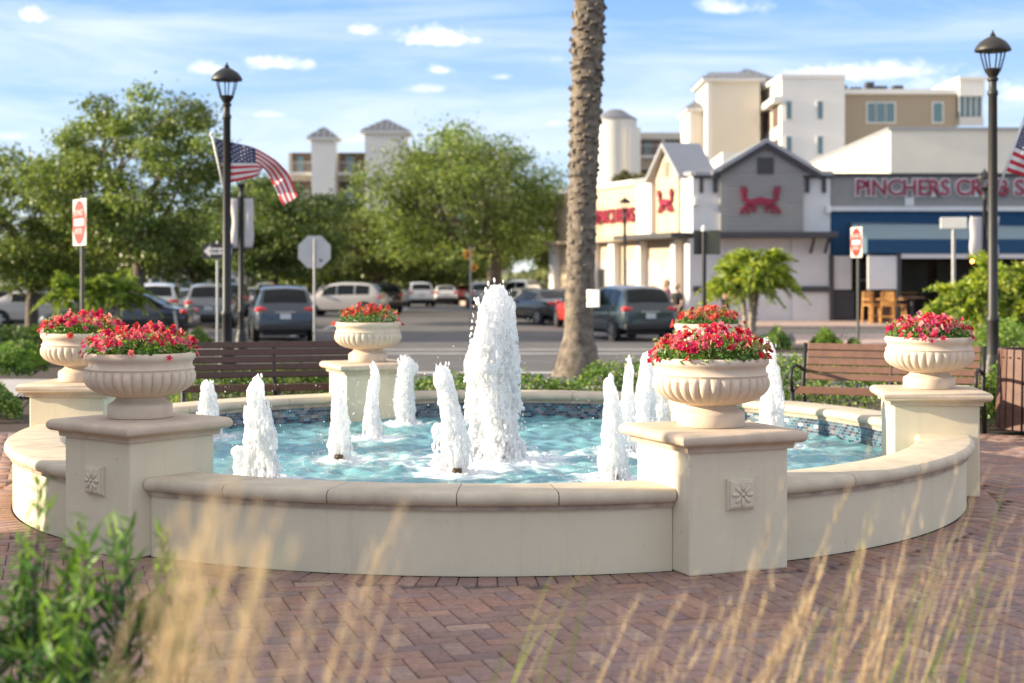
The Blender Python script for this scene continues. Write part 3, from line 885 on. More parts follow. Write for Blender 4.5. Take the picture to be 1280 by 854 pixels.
hedge('hedge', 'low sunlit hedge between the back left pier and the palm trunk', 'hedge', [(-1.55, 16.6, 0), (.9, 16.7, 0)], .42, .47, 11, 3800, group=H)
hedge('hedge', 'low sunlit hedge growing round the foot of the palm', 'hedge', [(.75, 18.6, 0), (2.5, 18.8, 0)], .45, .47, 12, 3400, group=H)
hedge('hedge', 'hedge running behind and under the brown bench on the right', 'hedge', [(2.5, 17.4, 0), (3.6, 17.0, 0), (5.4, 16.2, 0)], .55, .62, 13, 6500, group=H)
hedge('hedge', 'hedge running behind and under the dark bench on the left', 'hedge', [(-3.9, 16.9, 0), (-1.6, 17.5, 0)], .42, .55, 14, 5200, group=H)
hedge('hedge', 'bright hedge between the right-hand urn and the litter bin', 'hedge', [(4.85, 15.9, 0), (6.4, 15.4, 0)], .42, .72, 15, 4200, group=H)
hedge('hedge', 'grassy green strip beside the road behind the left bench', 'hedge', [(-4.2, 23.4, gz(23)), (-2.6, 23.6, gz(23))], .3, .32, 16, 2200, .06, [(.05, .18, .03), (.08, .24, .05)], group=H)
HL = 'clipped shrubs in the beds on the left'
def pt(px, d, z=0): return (PX(px, d), d, z)
hedge('shrub', 'low bright green shrub at the left edge just behind the fountain', 'shrub', [pt(-60, 16.6), pt(22, 16.9)], .5, .42, 21, 4200, .05, group=HL)
hedge('shrub', 'nearest trimmed yellow-green shrub row beyond the pale path on the left', 'shrub', [pt(-80, 24.0), pt(50, 24.0)], .5, .40, 22, 5600, .07, [(.16, .30, .04), (.24, .38, .06), (.08, .18, .03)], group=HL)
hedge('shrub', 'mounded shrub in the middle of the three rows on the left', 'shrub', [pt(-60, 29.5, gz(29)), pt(52, 29.5, gz(29))], .65, .48, 23, 6200, .08, group=HL)
hedge('shrub', 'darkest farthest hedge row on the left before the parked cars', 'shrub', [pt(-80, 38, gz(38)), pt(95, 38, gz(38))], .65, .60, 24, 6500, .09, [(.05, .11, .02), (.08, .15, .03), (.12, .2, .03)], group=HL)
hedge('shrub', 'green shrub under the oak before the low black car', 'shrub', [pt(170, 37, gz(37)), pt(232, 37, gz(37))], .6, .55, 25, 3000, .08, group=HL)
hedge('shrub', 'shrub beside the leaning stake left of the lamp post', 'shrub', [pt(236, 41, gz(41)), pt(262, 41, gz(41))], .5, .5, 26, 2000, .08, group=HL)
HR = 'small bushes on the kerbed island on the right'
z3 = gz(35) + .14
hedge('shrub', 'bush on the island just right of the small palm', 'shrub', [pt(955, 35.2, z3), pt(985, 35.2, z3)], .5, .50, 31, 2200, .09, group=HR)
hedge('shrub', 'round yellow-green bush in the middle of the island', 'shrub', [pt(1016, 35.2, z3), pt(1048, 35.2, z3)], .5, .48, 32, 2400, .09, [(.16, .28, .04), (.24, .36, .07), (.09, .18, .03)], group=HR)
hedge('shrub', 'smallest round bush on the island beside the thin sign post', 'shrub', [pt(1063, 35.0, z3), pt(1072, 35.0, z3)], .36, .42, 33, 1300, .08, group=HR)
hedge('shrub', 'spreading shrub beneath the palms by the right-hand lamp', 'shrub', [pt(1208, 30, gz(30)), pt(1330, 30, gz(30))], .8, .85, 34, 5200, .09, [(.12, .24, .04), (.2, .34, .06), (.3, .4, .09)], group=HR)
hedge('shrub', 'sprig of light green leaves showing over the litter bin', 'shrub', [pt(1262, 16.6), pt(1330, 16.6)], .45, .95, 35, 2200, .07, [(.3, .42, .08), (.2, .34, .06)], group=HR)

# ================================================================ benches, bin
def make_bench(label, loc, rz, mslat, mframe, length, arms=True):
    t = thing('bench', label, 'bench', loc, rz, 'slatted benches facing the fountain')
    hl = length / 2
    # local: sitter faces -y
    for i in range(5):
        y = -.25 + i * .088; z = .445 - .012 * i
        mb = MB(); mb.box((0, y, z), (length - .06, .078, .032)); mb.build('seat_slat', mslat, t, bevel=.006)
    mb = MB(); mb.box((0, -.285, .425), (length - .06, .03, .075)); mb.build('seat_slat', mslat, t, bevel=.006)
    for i in range(5):
        z = .535 + i * .078; y = .16 + (z - .45) * .27
        mb = MB(); M = Matrix.Rotation(rad(-15), 3, 'X'); mb.box((0, y, z), (length - .06, .028, .07), M=M); mb.build('back_slat', mslat, t, bevel=.006)
    for x in (-hl, 0, hl):
        f = MB()
        f.tube([(x, .30, .0), (x, .24, .2), (x, .17, .43), (x, .21, .62), (x, .285, .88)], .022, 8)
        f.tube([(x, -.30, .0), (x, -.28, .22), (x, -.29, .41), (x, -.1, .40), (x, .17, .39)], .022, 8)
        if x and arms:
            f.tube([(x, -.29, .41), (x, -.34, .55), (x, -.30, .645), (x, -.15, .67), (x, .05, .64), (x, .20, .60)], .019, 8)
        f.build('side_frame', mframe, t, smooth=True)
    return t
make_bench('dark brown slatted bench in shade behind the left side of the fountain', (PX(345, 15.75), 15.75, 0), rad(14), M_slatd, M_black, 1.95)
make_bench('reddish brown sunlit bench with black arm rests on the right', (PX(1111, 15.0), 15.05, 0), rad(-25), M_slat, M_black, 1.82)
def make_bin():
    t = thing('litter_bin', 'round litter bin of brown vertical slats at the right edge', 'litter bin', (PX(1298, 14.9), 14.9, 0))
    n = 26
    for i in range(n):
        a = 2 * pi * i / n
        mb = MB(); M = Matrix.Rotation(a, 3, 'Z') @ Matrix.Rotation(rad(-2.2), 3, 'Y')
        mb.box((.385 * cos(a), .385 * sin(a), .46), (.03, .078, .80), M=M)
        for z in (.14, .78):
            mb.ball((.402 * cos(a), .402 * sin(a), z), .011, 6, 4)
        mb.build('slat', M_slatd if False else M_slat2, t, bevel=.005)
    b = MB(); b.lathe([(.36, .05), (.345, .1), (.35, .84), (.30, .845), (.29, .5)], 32); b.build('liner', M_black, t, autosmooth=40)
    r = MB()
    for z in (.14, .78):
        r.lathe([(.362, z - .02), (.372, z - .02), (.372, z + .02), (.362, z + .02)], 32, caps=False)
    r.build('hoop', M_black, t)
M_slat2 = surf('bin_slat', (.13, .065, .045), .55, .2, 10)
make_bin()

# ================================================================ street lamps
M_lampglass = glassy('lamp_glass', (.6, .62, .62), .1)
def lamp_mesh(name, label, loc, H_=4.66, mat=None, group='black lantern street lamps'):
    mat = mat or M_black
    t = thing(name, label, 'street lamp', loc, 0, group)
    s = H_ / 4.66
    b = MB()
    b.lathe([(.17, 0), (.17, .05), (.15, .08), (.135, .40), (.115, .46), (.12, .50), (.095, .55), (.085, .60)], 16)
    b.build('base', mat, t, autosmooth=40)
    p = MB()
    p.lathe([(.085, .58), (.072, 1.0), (.082, 1.02), (.082, 1.06), (.064, 1.09), (.055, 3.85 * s), (.066, 3.865 * s), (.066, 3.91 * s), (.05, 3.93 * s), (.05, 4.03 * s), (.07, 4.05 * s), (.07, 4.07 * s), (.05, 4.09 * s)], 12)
    p.build('pole', mat, t, autosmooth=40)
    z = (4.08 / 4.66) * H_
    c = MB()
    c.lathe([(.045, z), (.085, z + .06), (.105, z + .10), (.085, z + .115), (.06, z + .12)], 12)
    for i in range(6):
        a = 2 * pi * (i + .5) / 6
        c.tube([(.09 * cos(a), .09 * sin(a), z + .08), (.115 * cos(a), .115 * sin(a), z + .17), (.14 * cos(a), .14 * sin(a), z + .26), (.155 * cos(a), .155 * sin(a), z + .345)], .010, 6)
    c.build('cage', mat, t, autosmooth=40)
    h = MB()
    h.lathe([(.20, z + .33), (.222, z + .335), (.225, z + .355), (.205, z + .395), (.16, z + .45), (.10, z + .49), (.05, z + .515), (.03, z + .53), (.035, z + .542), (.018, z + .56), (.006, z + .60)], 24)
    h.build('hood', mat, t, autosmooth=35)
    return t
lampL = lamp_mesh('street_lamp', 'black lantern lamp post on the left carrying the whole flag', (PX(283.5, 21.4), 21.4, 0))
lampR = lamp_mesh('street_lamp', 'bronze lit lantern lamp post at the right, nearest and tallest', (PX(1241, 18.6), 18.6, 0), mat=M_bronze)
lampL2 = lamp_mesh('street_lamp', 'thin black lamp post carrying the pale banner behind the left flag', (PX(301.5, 35), 35, gz(35)), 4.5)
lampR2 = lamp_mesh('street_lamp', 'distant lamp post with pale banners behind the right lamp', (PX(1231, 38), 38, gz(38)), 4.66)
lampM = lamp_mesh('street_lamp', 'far lamp post before the tan side wall, with banner-free pole', (PX(781, 56), 56, gz(56)), 5.05)
M_banner = surf('banner_cloth', (.60, .56, .54), .8, .12, 2)
def banner_pair(lamp_d, px, y0, y1, wpx, label, bow):
    t = thing('banner', label, 'banner', (PX(px, lamp_d), lamp_d, 0), 0, 'pale banners on lamp posts')
    z0, z1 = PZ(y1, lamp_d), PZ(y0, lamp_d); w_ = wpx * lamp_d / F
    for sgn in (-1, 1):
        mb = MB(); vs = []; fs = []
        for i in range(13):
            v = i / 12; z = z0 + (z1 - z0) * v
            edge = w_ * (1 + bow * sgn * math.sin(v * pi) + .06 * sin(v * 9))
            for j in range(5):
                u = j / 4
                vs.append((sgn * (.07 + (edge - .07) * u), -.02 - .05 * sin(u * pi) * sin(v * pi), z))
        for i in range(12):
            for j in range(4): fs.append((i * 5 + j, i * 5 + j + 1, i * 5 + j + 6, i * 5 + j + 5))
        mb.add(vs, fs); o = mb.build('cloth', M_banner, t, smooth=True)
        md = o.modifiers.new('thick', 'SOLIDIFY'); md.thickness = .006
        for z in (z0, z1):
            r = MB(); r.tube([(sgn * .03, -.02, z), (sgn * w_ * 1.0, -.02, z)], .014, 6); r.build('arm', M_black, t)
banner_pair(35, 301.5, 247, 311, 14.0, 'pale faded double banner on the lamp post behind the left flag', .16)
banner_pair(38, 1231, 270, 321, 17.5, 'pale double banner on the far post behind the right lamp', -.12)

# ================================================================ flags
M_fr = surf('flag_red', (.52, .025, .04), .75, .1, 5); M_fw = surf('flag_white', (.74, .70, .68), .75, .06, 5); M_fb = surf('flag_blue', (.045, .055, .14), .75, .1, 5)
def flag(label, d, pole_a, pole_b, top, bot, wav, seed):
    """pole ends and edge curves in photo pixels at distance d"""
    def W(px, py, dy=0): return Vector((PX(px, d + dy), d + dy, PZ(py, d + dy)))
    base = W(*pole_a)
    t = thing('flag', label, 'flag', base, 0, 'American flags on lamp posts')
    mb = MB(); mb.tube([base - base, W(*pole_b) - base], [.017, .014], 8); mb.ball(W(*pole_b) - base, .03, 8, 6); mb.build('flag_pole', M_white, t, smooth=True)
    def lerp(c, u):
        x = np.linspace(0, 1, len(c)); return np.interp(u, x, [p[0] for p in c]), np.interp(u, x, [p[1] for p in c])
    def S(u, v, e=0.0):
        # smooth the polylines a little
        tx = np.mean([lerp(top, min(1, max(0, u + k)))[0] for k in (-.05, 0, .05)]); ty = np.mean([lerp(top, min(1, max(0, u + k)))[1] for k in (-.05, 0, .05)])
        bx = np.mean([lerp(bot, min(1, max(0, u + k)))[0] for k in (-.05, 0, .05)]); by = np.mean([lerp(bot, min(1, max(0, u + k)))[1] for k in (-.05, 0, .05)])
        dy = wav * sin(u * 9 + v * 1.5 + seed) * u ** .5 + .05 * sin(u * 17 + v * 3) * u
        # the free half is folded back on itself
        f = min(1, max(0, (u - .42) / .2)); f = f * f * (3 - 2 * f)
        vf = v / .55 if v < .55 else 1 - (v - .55) / .45 * .7
        fold = 0 if v < .55 else .10 * math.sin((v - .55) / .45 * pi / 2)
        v2 = v + (vf - v) * f
        return W(tx + (bx - tx) * v2, ty + (by - ty) * v2, dy + e + fold * f) - base
    nu, nv = 44, 26
    vs = [S(i / nu, j / nv) for i in range(nu + 1) for j in range(nv + 1)]
    mb = MB()
    for i in range(nu):
        for j in range(nv):
            mb.f.append((i * (nv + 1) + j, i * (nv + 1) + j + 1, (i + 1) * (nv + 1) + j + 1, (i + 1) * (nv + 1) + j))
            mb.m.append(2 if (i < nu * .4 and j < 14) else (0 if (j // 2) % 2 == 0 else 1))
    mb.v = [tuple(v) for v in vs]
    o = mb.build('cloth', [M_fr, M_fw, M_fb], t, smooth=True)
    st = MB()
    for r in range(9):
        for q in range(6 if r % 2 == 0 else 5):
            u0 = .4 * (2 * q + (1 if r % 2 == 0 else 2)) / 12; v0 = (7 / 13) * (r + 1) / 10
            for e in (-.012, .012):
                ring = []
                for k in range(10):
                    a = pi / 2 + k * pi / 5; rr = .026 if k % 2 == 0 else .011
                    ring.append(S(u0 + rr * .62 * cos(a), v0 - rr * sin(a), e))
                st.add(ring, [tuple(range(10))])
    st.build('stars', M_fw, o)
    return t
flag('whole American flag flying to the right from the left lamp post', 21.4, (282, 246), (264.5, 168),
     [(266, 172), (290, 178), (318, 184), (345, 200), (362, 218), (373, 248)], [(281, 230), (300, 226), (320, 221), (334, 214), (342, 234), (355, 260)], .10, 1.0)
flag('American flag cut off by the right edge of the picture', 18.6, (1243, 250), (1283, 140),
     [(1281, 148), (1296, 158), (1312, 172), (1330, 178), (1350, 200)], [(1257, 214), (1270, 218), (1290, 224), (1310, 228), (1330, 246)], .10, 2.0)
# ================================================================ trees
M_oak = leafmat('oak_leaf', .33, .45, .4, (1.5, 1.5, .7))
M_palmleaf = leafmat('palm_leaf', .4, .4, .4)
def limb(mb, a, b, r0, r1, rng, bend=.12, n=5, seg=7):
    a, b = Vector(a), Vector(b); d = b - a; pts = []
    o1 = d.orthogonal().normalized() * d.length * bend * rng.uniform(-1, 1); o2 = d.cross(o1).normalized() * d.length * bend * rng.uniform(-1, 1)
    for i in range(n + 1):
        t = i / n; pts.append(a + d * t + (o1 + o2) * sin(t * pi))
    mb.tube(pts, [r0 + (r1 - r0) * i / n for i in range(n + 1)], seg)
    return pts
OAK = [(.09, .14, .034), (.135, .195, .046), (.195, .255, .065), (.27, .315, .09), (.115, .17, .04)]
def oak(name, label, loc, h, w, seed, trunk_r, fork, nclump, per, leaf, lean=(0, 0), dens=1.0, pal=OAK, group=None, base_frac=.30, flat=.62, shift=0.0):
    rng = np.random.default_rng(seed)
    t = thing(name, label, 'tree', loc, 0, group)
    tr = MB()
    top = Vector((lean[0], lean[1], fork))
    tr.tube([(0, 0, -.1), (0, 0, .15), (lean[0] * .5, lean[1] * .5, fork * .5), top], [trunk_r * 1.5, trunk_r * 1.1, trunk_r * .92, trunk_r * .85], 12)
    # clump centres inside a lumpy dome
    cc = Vector((lean[0] * 1.6 + shift, lean[1] * 1.6, h * (base_frac + (1 - base_frac) * .5)))
    R_ = Vector((w / 2, w / 2, h * (1 - base_frac) / 2))
    cen = []
    tries = 0
    while len(cen) < nclump and tries < 9000:
        tries += 1
        d = Vector(rng.normal(size=3)).normalized()
        q = rng.uniform(.35, 1.0) ** .6
        bump = 1 + min(.16, .42 * 1.0 * noise.noise(d * 1.7 + Vector((seed * 1.3, 0, 0))))
        p = Vector((d.x * R_.x, d.y * R_.y, d.z * R_.z)) * q * bump
        if p.z < 0: p.z *= .8
        p = p + cc
        if p.z < fork * .62: continue
        if any((p - c_[0]).length < min(R_) * .235 for c_ in cen): continue
        cen.append((p, rng.uniform(.55, 1.1) * w * .105))
    # limbs: a few mains, then twigs to every clump
    mains = []
    for i in range(6):
        a = 2 * pi * (i + rng.uniform(-.3, .3)) / 6
        e = cc + Vector((cos(a) * R_.x * .45, sin(a) * R_.y * .45, rng.uniform(-.35, .45) * R_.z))
        pts = limb(tr, top - Vector((0, 0, trunk_r)), e, trunk_r * .55, trunk_r * .2, rng, .14, 6)
        mains.append(pts)
    nodes = [p for m in mains for p in m[2:]]
    for p, r in cen:
        q = min(nodes, key=lambda n_: (n_ - p).length)
        limb(tr, q, p, trunk_r * .16, .02, rng, .12, 3, 5)
    tr.build('trunk', M_bark, t, smooth=True)
    parts = []
    for p, r in cen:
        n = int(per * 1.75 * dens * rng.uniform(.6, 1.3))
        d = rand_unit(rng, n); q = rng.uniform(.1, 1, n) ** .45
        lump = np.array([1 + .5 * noise.noise(Vector(x * 2.3) + Vector((p.x, p.y, p.z))) for x in d])
        P = np.array(p)[None] + d * (q * lump * r * 1.18)[:, None] * np.array([1.25, 1.25, flat])
        # drooping / upright sprays
        k = int(n * .16)
        P[:k] += rng.normal(scale=r * .55, size=(k, 3)) * np.array([1, 1, .6])
        col = shades(rng, n, pal, .3) * rng.uniform(.8, 1.25)
        nr = d * .7 + np.array([0, 0, .5])
        parts.append(leaves(rng, P, leaf * .9, col, .6, nr, jitter=.8))
    V, Q, C = cat(parts)
    mesh_np('crown', V, Q, M_oak, t, np.clip(C, 0, 1))
    return t
G = 'live oaks of the car park'
def gp(px, d): return (PX(px, d), d, gz(d))
oak('oak_tree', 'large live oak left of the lamp post with its dark trunk over parked cars', gp(173, 47), 7.9, 5.7, 131, .21, 2.5, 86, 230, .15, (0, 0), group=G, base_frac=.25, flat=.75)
oak('oak_tree', 'live oak at the left edge of the picture', gp(40, 51), 6.2, 6.6, 102, .22, 2.0, 84, 230, .16, group=G, base_frac=.18)
oak('oak_tree', 'dark green leaning oak behind the stop sign and the grey-blue car', gp(352, 62), 5.9, 6.2, 103, .2, 1.9, 85, 240, .17, (-.3, 0), group=G, base_frac=.26, pal=[(.06, .11, .028), (.09, .145, .038), (.14, .19, .055), (.2, .24, .075)])
oak('oak_tree', 'widest live oak in the middle behind the tall water jet', gp(618, 78), 9.7, 10.8, 104, .42, 3.4, 84, 250, .2, group=G, base_frac=.27, shift=-1.6, flat=.78)
oak('oak_tree', 'pale green lower oak between the stop sign and the middle oak', gp(470, 88), 6.2, 8.0, 105, .25, 2.0, 80, 230, .22, group=G, base_frac=.25, pal=[(.10, .14, .035), (.15, .18, .05), (.2, .22, .07)])
oak('oak_tree', 'oak crown behind the first condominium tower, over the flag', gp(330, 95), 7.6, 9.0, 106, .3, 2.4, 80, 230, .24, group=G, base_frac=.25)
oak('oak_tree', 'far small oak seen just left of the palm trunk', gp(690, 105), 8.6, 9.0, 107, .3, 2.4, 80, 220, .26, group=G, base_frac=.22)
oak('oak_tree', 'distant oak in the row behind the parked white cars at left', gp(245, 100), 6.0, 9.5, 108, .25, 1.9, 70, 220, .26, group=G, base_frac=.22)
oak('oak_tree', 'distant yellowish tree at far left above the white parked car', gp(95, 95), 6.0, 9.0, 109, .25, 1.8, 70, 220, .26, group=G, base_frac=.2, pal=[(.14, .17, .04), (.18, .2, .06), (.10, .13, .035)])
oak('oak_tree', 'distant tree above the white hatchback in the middle distance', gp(545, 120), 5.6, 11.0, 110, .25, 1.9, 70, 220, .3, group=G, base_frac=.2)
oak('oak_tree', 'distant tree right behind the stop sign pole', gp(400, 118), 5.4, 10.0, 111, .25, 1.9, 70, 200, .3, group=G, base_frac=.2)
# far hedge-like wood that closes the view under the crowns
rg = np.random.default_rng(55)
n = 16000
xs = rg.uniform(-75, 18, n); P = np.stack([xs, 150 + rg.normal(scale=4, size=n), -.6 + np.array([2.5 * (1 + .6 * noise.noise((x * .16, 3.3, 0))) for x in xs]) * rg.uniform(0, 1, n) ** .7], 1)
V, Q, C = leaves(rg, P, .9, shades(rg, n, [(.14, .17, .08), (.19, .21, .10), (.24, .25, .14)], .3), .7)
wood = mesh_np('far_trees', V, Q, M_oak, None, C); tag(wood, 'far belt of trees closing the view beyond the car park', kind='stuff')
# small tree rising by the round tower
oak('tree', 'small tree standing in front of the round tower beside the tan side wall', (PX(787, 95), 95, 3.0), 5.2, 3.0, 120, .12, 1.6, 34, 200, .22, base_frac=.3, flat=1.0, pal=[(.10, .10, .04), (.16, .15, .05), (.07, .08, .03)])

# tall hedge added out of frame at left to shade the fountain's front
hedge('hedge', 'lower end of the unseen hedge added at left to shade the front of the fountain', 'hedge', [(-6.4, 7.3, 0), (-6.35, 9.15, 0)], .5, 2.2, 41, 17000, .10, group=None, lump=.05, endcut=.25)
hedge('hedge', 'taller part of the unseen hedge added at left to shade the plaza', 'hedge', [(-6.6, 5.0, 0), (-6.5, 6.4, 0), (-6.4, 7.95, 0)], .5, 2.75, 42, 28000, .10, group=None, lump=.10, endcut=.25)

# ---------------------------------------------------------------- tall palm
def palm_trunk():
    d = 24.0
    t = thing('palm_tree', 'tall date palm trunk with old leaf bases rising out of the picture', 'palm', (PX(722, d), d, -.03))
    top = PX(737, d) - PX(722, d)
    def ctr(z): return Vector((top * min(1, (z / 6.2)) ** 1.1 + .10 * max(0, z - 6) * .3, 0, z))
    rng = np.random.default_rng(5)
    Hh = 9.6
    prof_z = np.linspace(0, Hh, 150)
    def rad_(z):
        r = .235 - .012 * min(1, z / 3) + (.015 if z > 4 else 0)
        if z < .75: r += .20 * (1 - z / .75) ** 1.3
        return r
    vs = []; seg = 40; fs = []
    for z in prof_z:
        c_ = ctr(z)
        for i in range(seg):
            a = 2 * pi * i / seg
            r = rad_(z) * (1 + .045 * noise.noise((cos(a) * 3, sin(a) * 3, z * 6)) + .03 * noise.noise((cos(a) * 9, sin(a) * 9, z * 14)))
            if z < .7: r *= 1 + .12 * noise.noise((cos(a) * 4, sin(a) * 4, z * 3 + 9)) * (1 - z / .7)
            vs.append((c_.x + r * cos(a), c_.y + r * sin(a), z))
    for j in range(len(prof_z) - 1):
        for i in range(seg): fs.append((j * seg + i, j * seg + (i + 1) % seg, (j + 1) * seg + (i + 1) % seg, (j + 1) * seg + i))
    mb = MB(); mb.add(vs, fs)
    # leaf-base boots in spirals
    k = 0; z = .8
    while z < Hh:
        ring = 11
        for i in range(ring):
            a = 2 * pi * (i + .5 * (k % 2)) / ring + rng.normal() * .12; zj = z; z = z + rng.normal() * .03
            up = min(1, max(0, (z - 1.5) / 3.5))
            pr = (.014 + .036 * up) * rng.uniform(.2, 1.7); hh = rng.uniform(.05, .16); ww = rng.uniform(.045, .08)
            c_ = ctr(z); r = rad_(z) * .985
            n_ = Vector((cos(a), sin(a), 0)); s_ = Vector((-sin(a), cos(a), 0))
            b = c_ + n_ * r
            pts = [b - s_ * ww - n_ * .02, b + s_ * ww - n_ * .02, b + s_ * ww * .75 + Vector((0, 0, hh)) - n_ * .01 + n_ * pr * .6, b - s_ * ww * .75 + Vector((0, 0, hh)) - n_ * .01 + n_ * pr * .6,
                   b - s_ * ww * .5 + n_ * pr + Vector((0, 0, hh * .55)), b + s_ * ww * .5 + n_ * pr + Vector((0, 0, hh * .55))]
            mb.add(pts, [(0, 1, 5, 4), (4, 5, 2, 3), (0, 4, 3), (1, 2, 5)]); z = zj
        z += .118; k += 1
    m = surf('palm_bark', (.20, .165, .125), .95, .35, 9, .9, 45, dark=(.085, .07, .055))
    mb.build('trunk', m, t, autosmooth=60)
    # crown of fronds far above the frame
    parts = []; rb = MB()
    for i in range(46):
        a = rng.uniform(0, 2 * pi); e = rng.uniform(-.5, 1.2); Ln = rng.uniform(2.4, 3.2)
        d0 = Vector((cos(a) * cos(e), sin(a) * cos(e), sin(e))); p0 = ctr(Hh); pts = []
        for q in range(13):
            u = q / 12; pts.append(p0 + d0 * Ln * u - Vector((0, 0, 1)) * 1.3 * u * u * cos(e))
        rb.tube(pts, [.025 * (1 - .8 * q / 12) for q in range(13)], 5)
        P = []; T = []
        for q in range(60):
            u = .12 + .88 * q / 60; f = u * 12; j = min(11, int(f)); p = pts[j].lerp(pts[j + 1], f - j); ax = (pts[j + 1] - pts[j]).normalized()
            sd_ = ax.cross(Vector((0, 0, 1))).normalized()
            for sg in (-1, 1):
                td = (sd_ * sg + ax * .6 + Vector((0, 0, -.2))).normalized(); P.append(p + td * .2); T.append(td)
        parts.append(leaves(rng, np.array([tuple(x) for x in P]), .42, shades(rng, len(P), [(.07, .12, .03), (.1, .16, .04)], .2), .07, None, tipdir=np.array([tuple(x) for x in T])))
    rb.build('frond_stems', M_bark, t); V, Q, C = cat(parts); mesh_np('fronds', V, Q, M_palmleaf, t, C)
palm_trunk()
# paper notice stapled to the palm
t = thing('notice', 'white paper notice fixed to the palm trunk', 'notice', (PX(741, 23.7), 23.7, PZ(373, 23.7)), rad(-35))
mb = MB(); mb.add([(-.12 + .24 * i / 4, -.02 * sin(i * .9), z) for z in (-.14, .14) for i in range(5)], [(i, i + 1, i + 6, i + 5) for i in range(4)])
o = mb.build('sheet', M_white, t); sm = o.modifiers.new('thick', 'SOLIDIFY'); sm.thickness = .004

# ---------------------------------------------------------------- small multi-stem palms
def small_palm(label, loc, trunks, flen, seed, nfr=15, pal=((.24, .34, .04), (.36, .46, .06), (.48, .54, .10), (.15, .24, .04))):
    rng = np.random.default_rng(seed)
    t = thing('small_palm', label, 'palm', loc, 0, 'pygmy date palms')
    parts = []; rb = MB()
    for bx, by, tx, ty, hh in trunks:
        tr = MB(); pts = [Vector((bx + (tx - bx) * u ** 1.4, by + (ty - by) * u, hh * u)) for u in np.linspace(0, 1, 9)]
        tr.tube(pts, [.085, .065, .06, .06, .062, .065, .07, .08, .075], 9)
        for q in range(24):
            u = q / 24; p = pts[0].lerp(pts[-1], u); a = q * 2.4
            tr.bar(p + Vector((cos(a) * .05, sin(a) * .05, 0)), p + Vector((cos(a) * .09, sin(a) * .09, .05)), .035, .02)
        tr.build('trunk', M_ptrunk, t, smooth=True)
        p0 = pts[-1]
        for i in range(nfr):
            a = 2 * pi * i * .382 + rng.uniform(-.2, .2); e = rng.uniform(.05, 1.25); Ln = flen * rng.uniform(.8, 1.15)
            d0 = Vector((cos(a) * cos(e), sin(a) * cos(e), sin(e))); fp = []
            for q in range(11):
                u = q / 10; fp.append(p0 + d0 * Ln * u - Vector((0, 0, 1)) * flen * .74 * u * u * (cos(e) * .7 + .3))
            rb.tube(fp, [.016 * (1 - .8 * q / 10) for q in range(11)], 4)
            P = []; T = []
            for q in range(34):
                u = .08 + .92 * q / 34; f = u * 10; j = min(9, int(f)); p = fp[j].lerp(fp[j + 1], f - j); ax = (fp[j + 1] - fp[j]).normalized()
                sd_ = ax.cross(Vector((0, 0, 1)));
                sd_ = sd_.normalized() if sd_.length > .05 else Vector((1, 0, 0))
                ll = flen * .30 * math.sin(min(1, u * 1.1 + .12) * pi * .9) + .05
                for sg in (-1, 1):
                    td = (sd_ * sg + ax * .75 + Vector((0, 0, -.25))).normalized(); P.append((*(p + td * ll * .5), ll)); T.append(td)
            P = np.array(P); parts.append(leaves(rng, P[:, :3], P[:, 3], shades(rng, len(P), pal, .25), .2, None, tipdir=np.array([tuple(x) for x in T])))
    rb.build('frond_stems', M_bark, t); V, Q, C = cat(parts); mesh_np('fronds', V, Q, M_palmleaf, t, C)
M_ptrunk = surf('pale_palm_trunk', (.36, .30, .22), .9, .25, 14, .5, 40)
d = 42
small_palm('small palm with arching yellow-green fronds before the crab restaurant corner', gp(938, d), [(-.12, 0, -.25, 0, 1.75), (.08, .1, .28, .1, 2.05), (.0, -.1, .02, -.1, 1.9)], 1.5, 61, 27)
small_palm('small palm on the right behind the lamp with pale trunks', gp(1245, 33), [(-.45, 0, -.5, 0, 1.25), (.1, .1, .2, .1, 1.55), (.55, 0, .75, 0, 1.35)], 1.4, 62, 26)
small_palm('small palm at the far left beside the do not enter sign', gp(122, 40), [(-.7, 0, -.75, 0, 1.45), (.1, 0, .15, 0, 1.35), (.4, .2, .5, .2, 1.5)], 1.05, 63, 22, ((.2, .32, .04), (.3, .4, .07), (.12, .2, .03)))

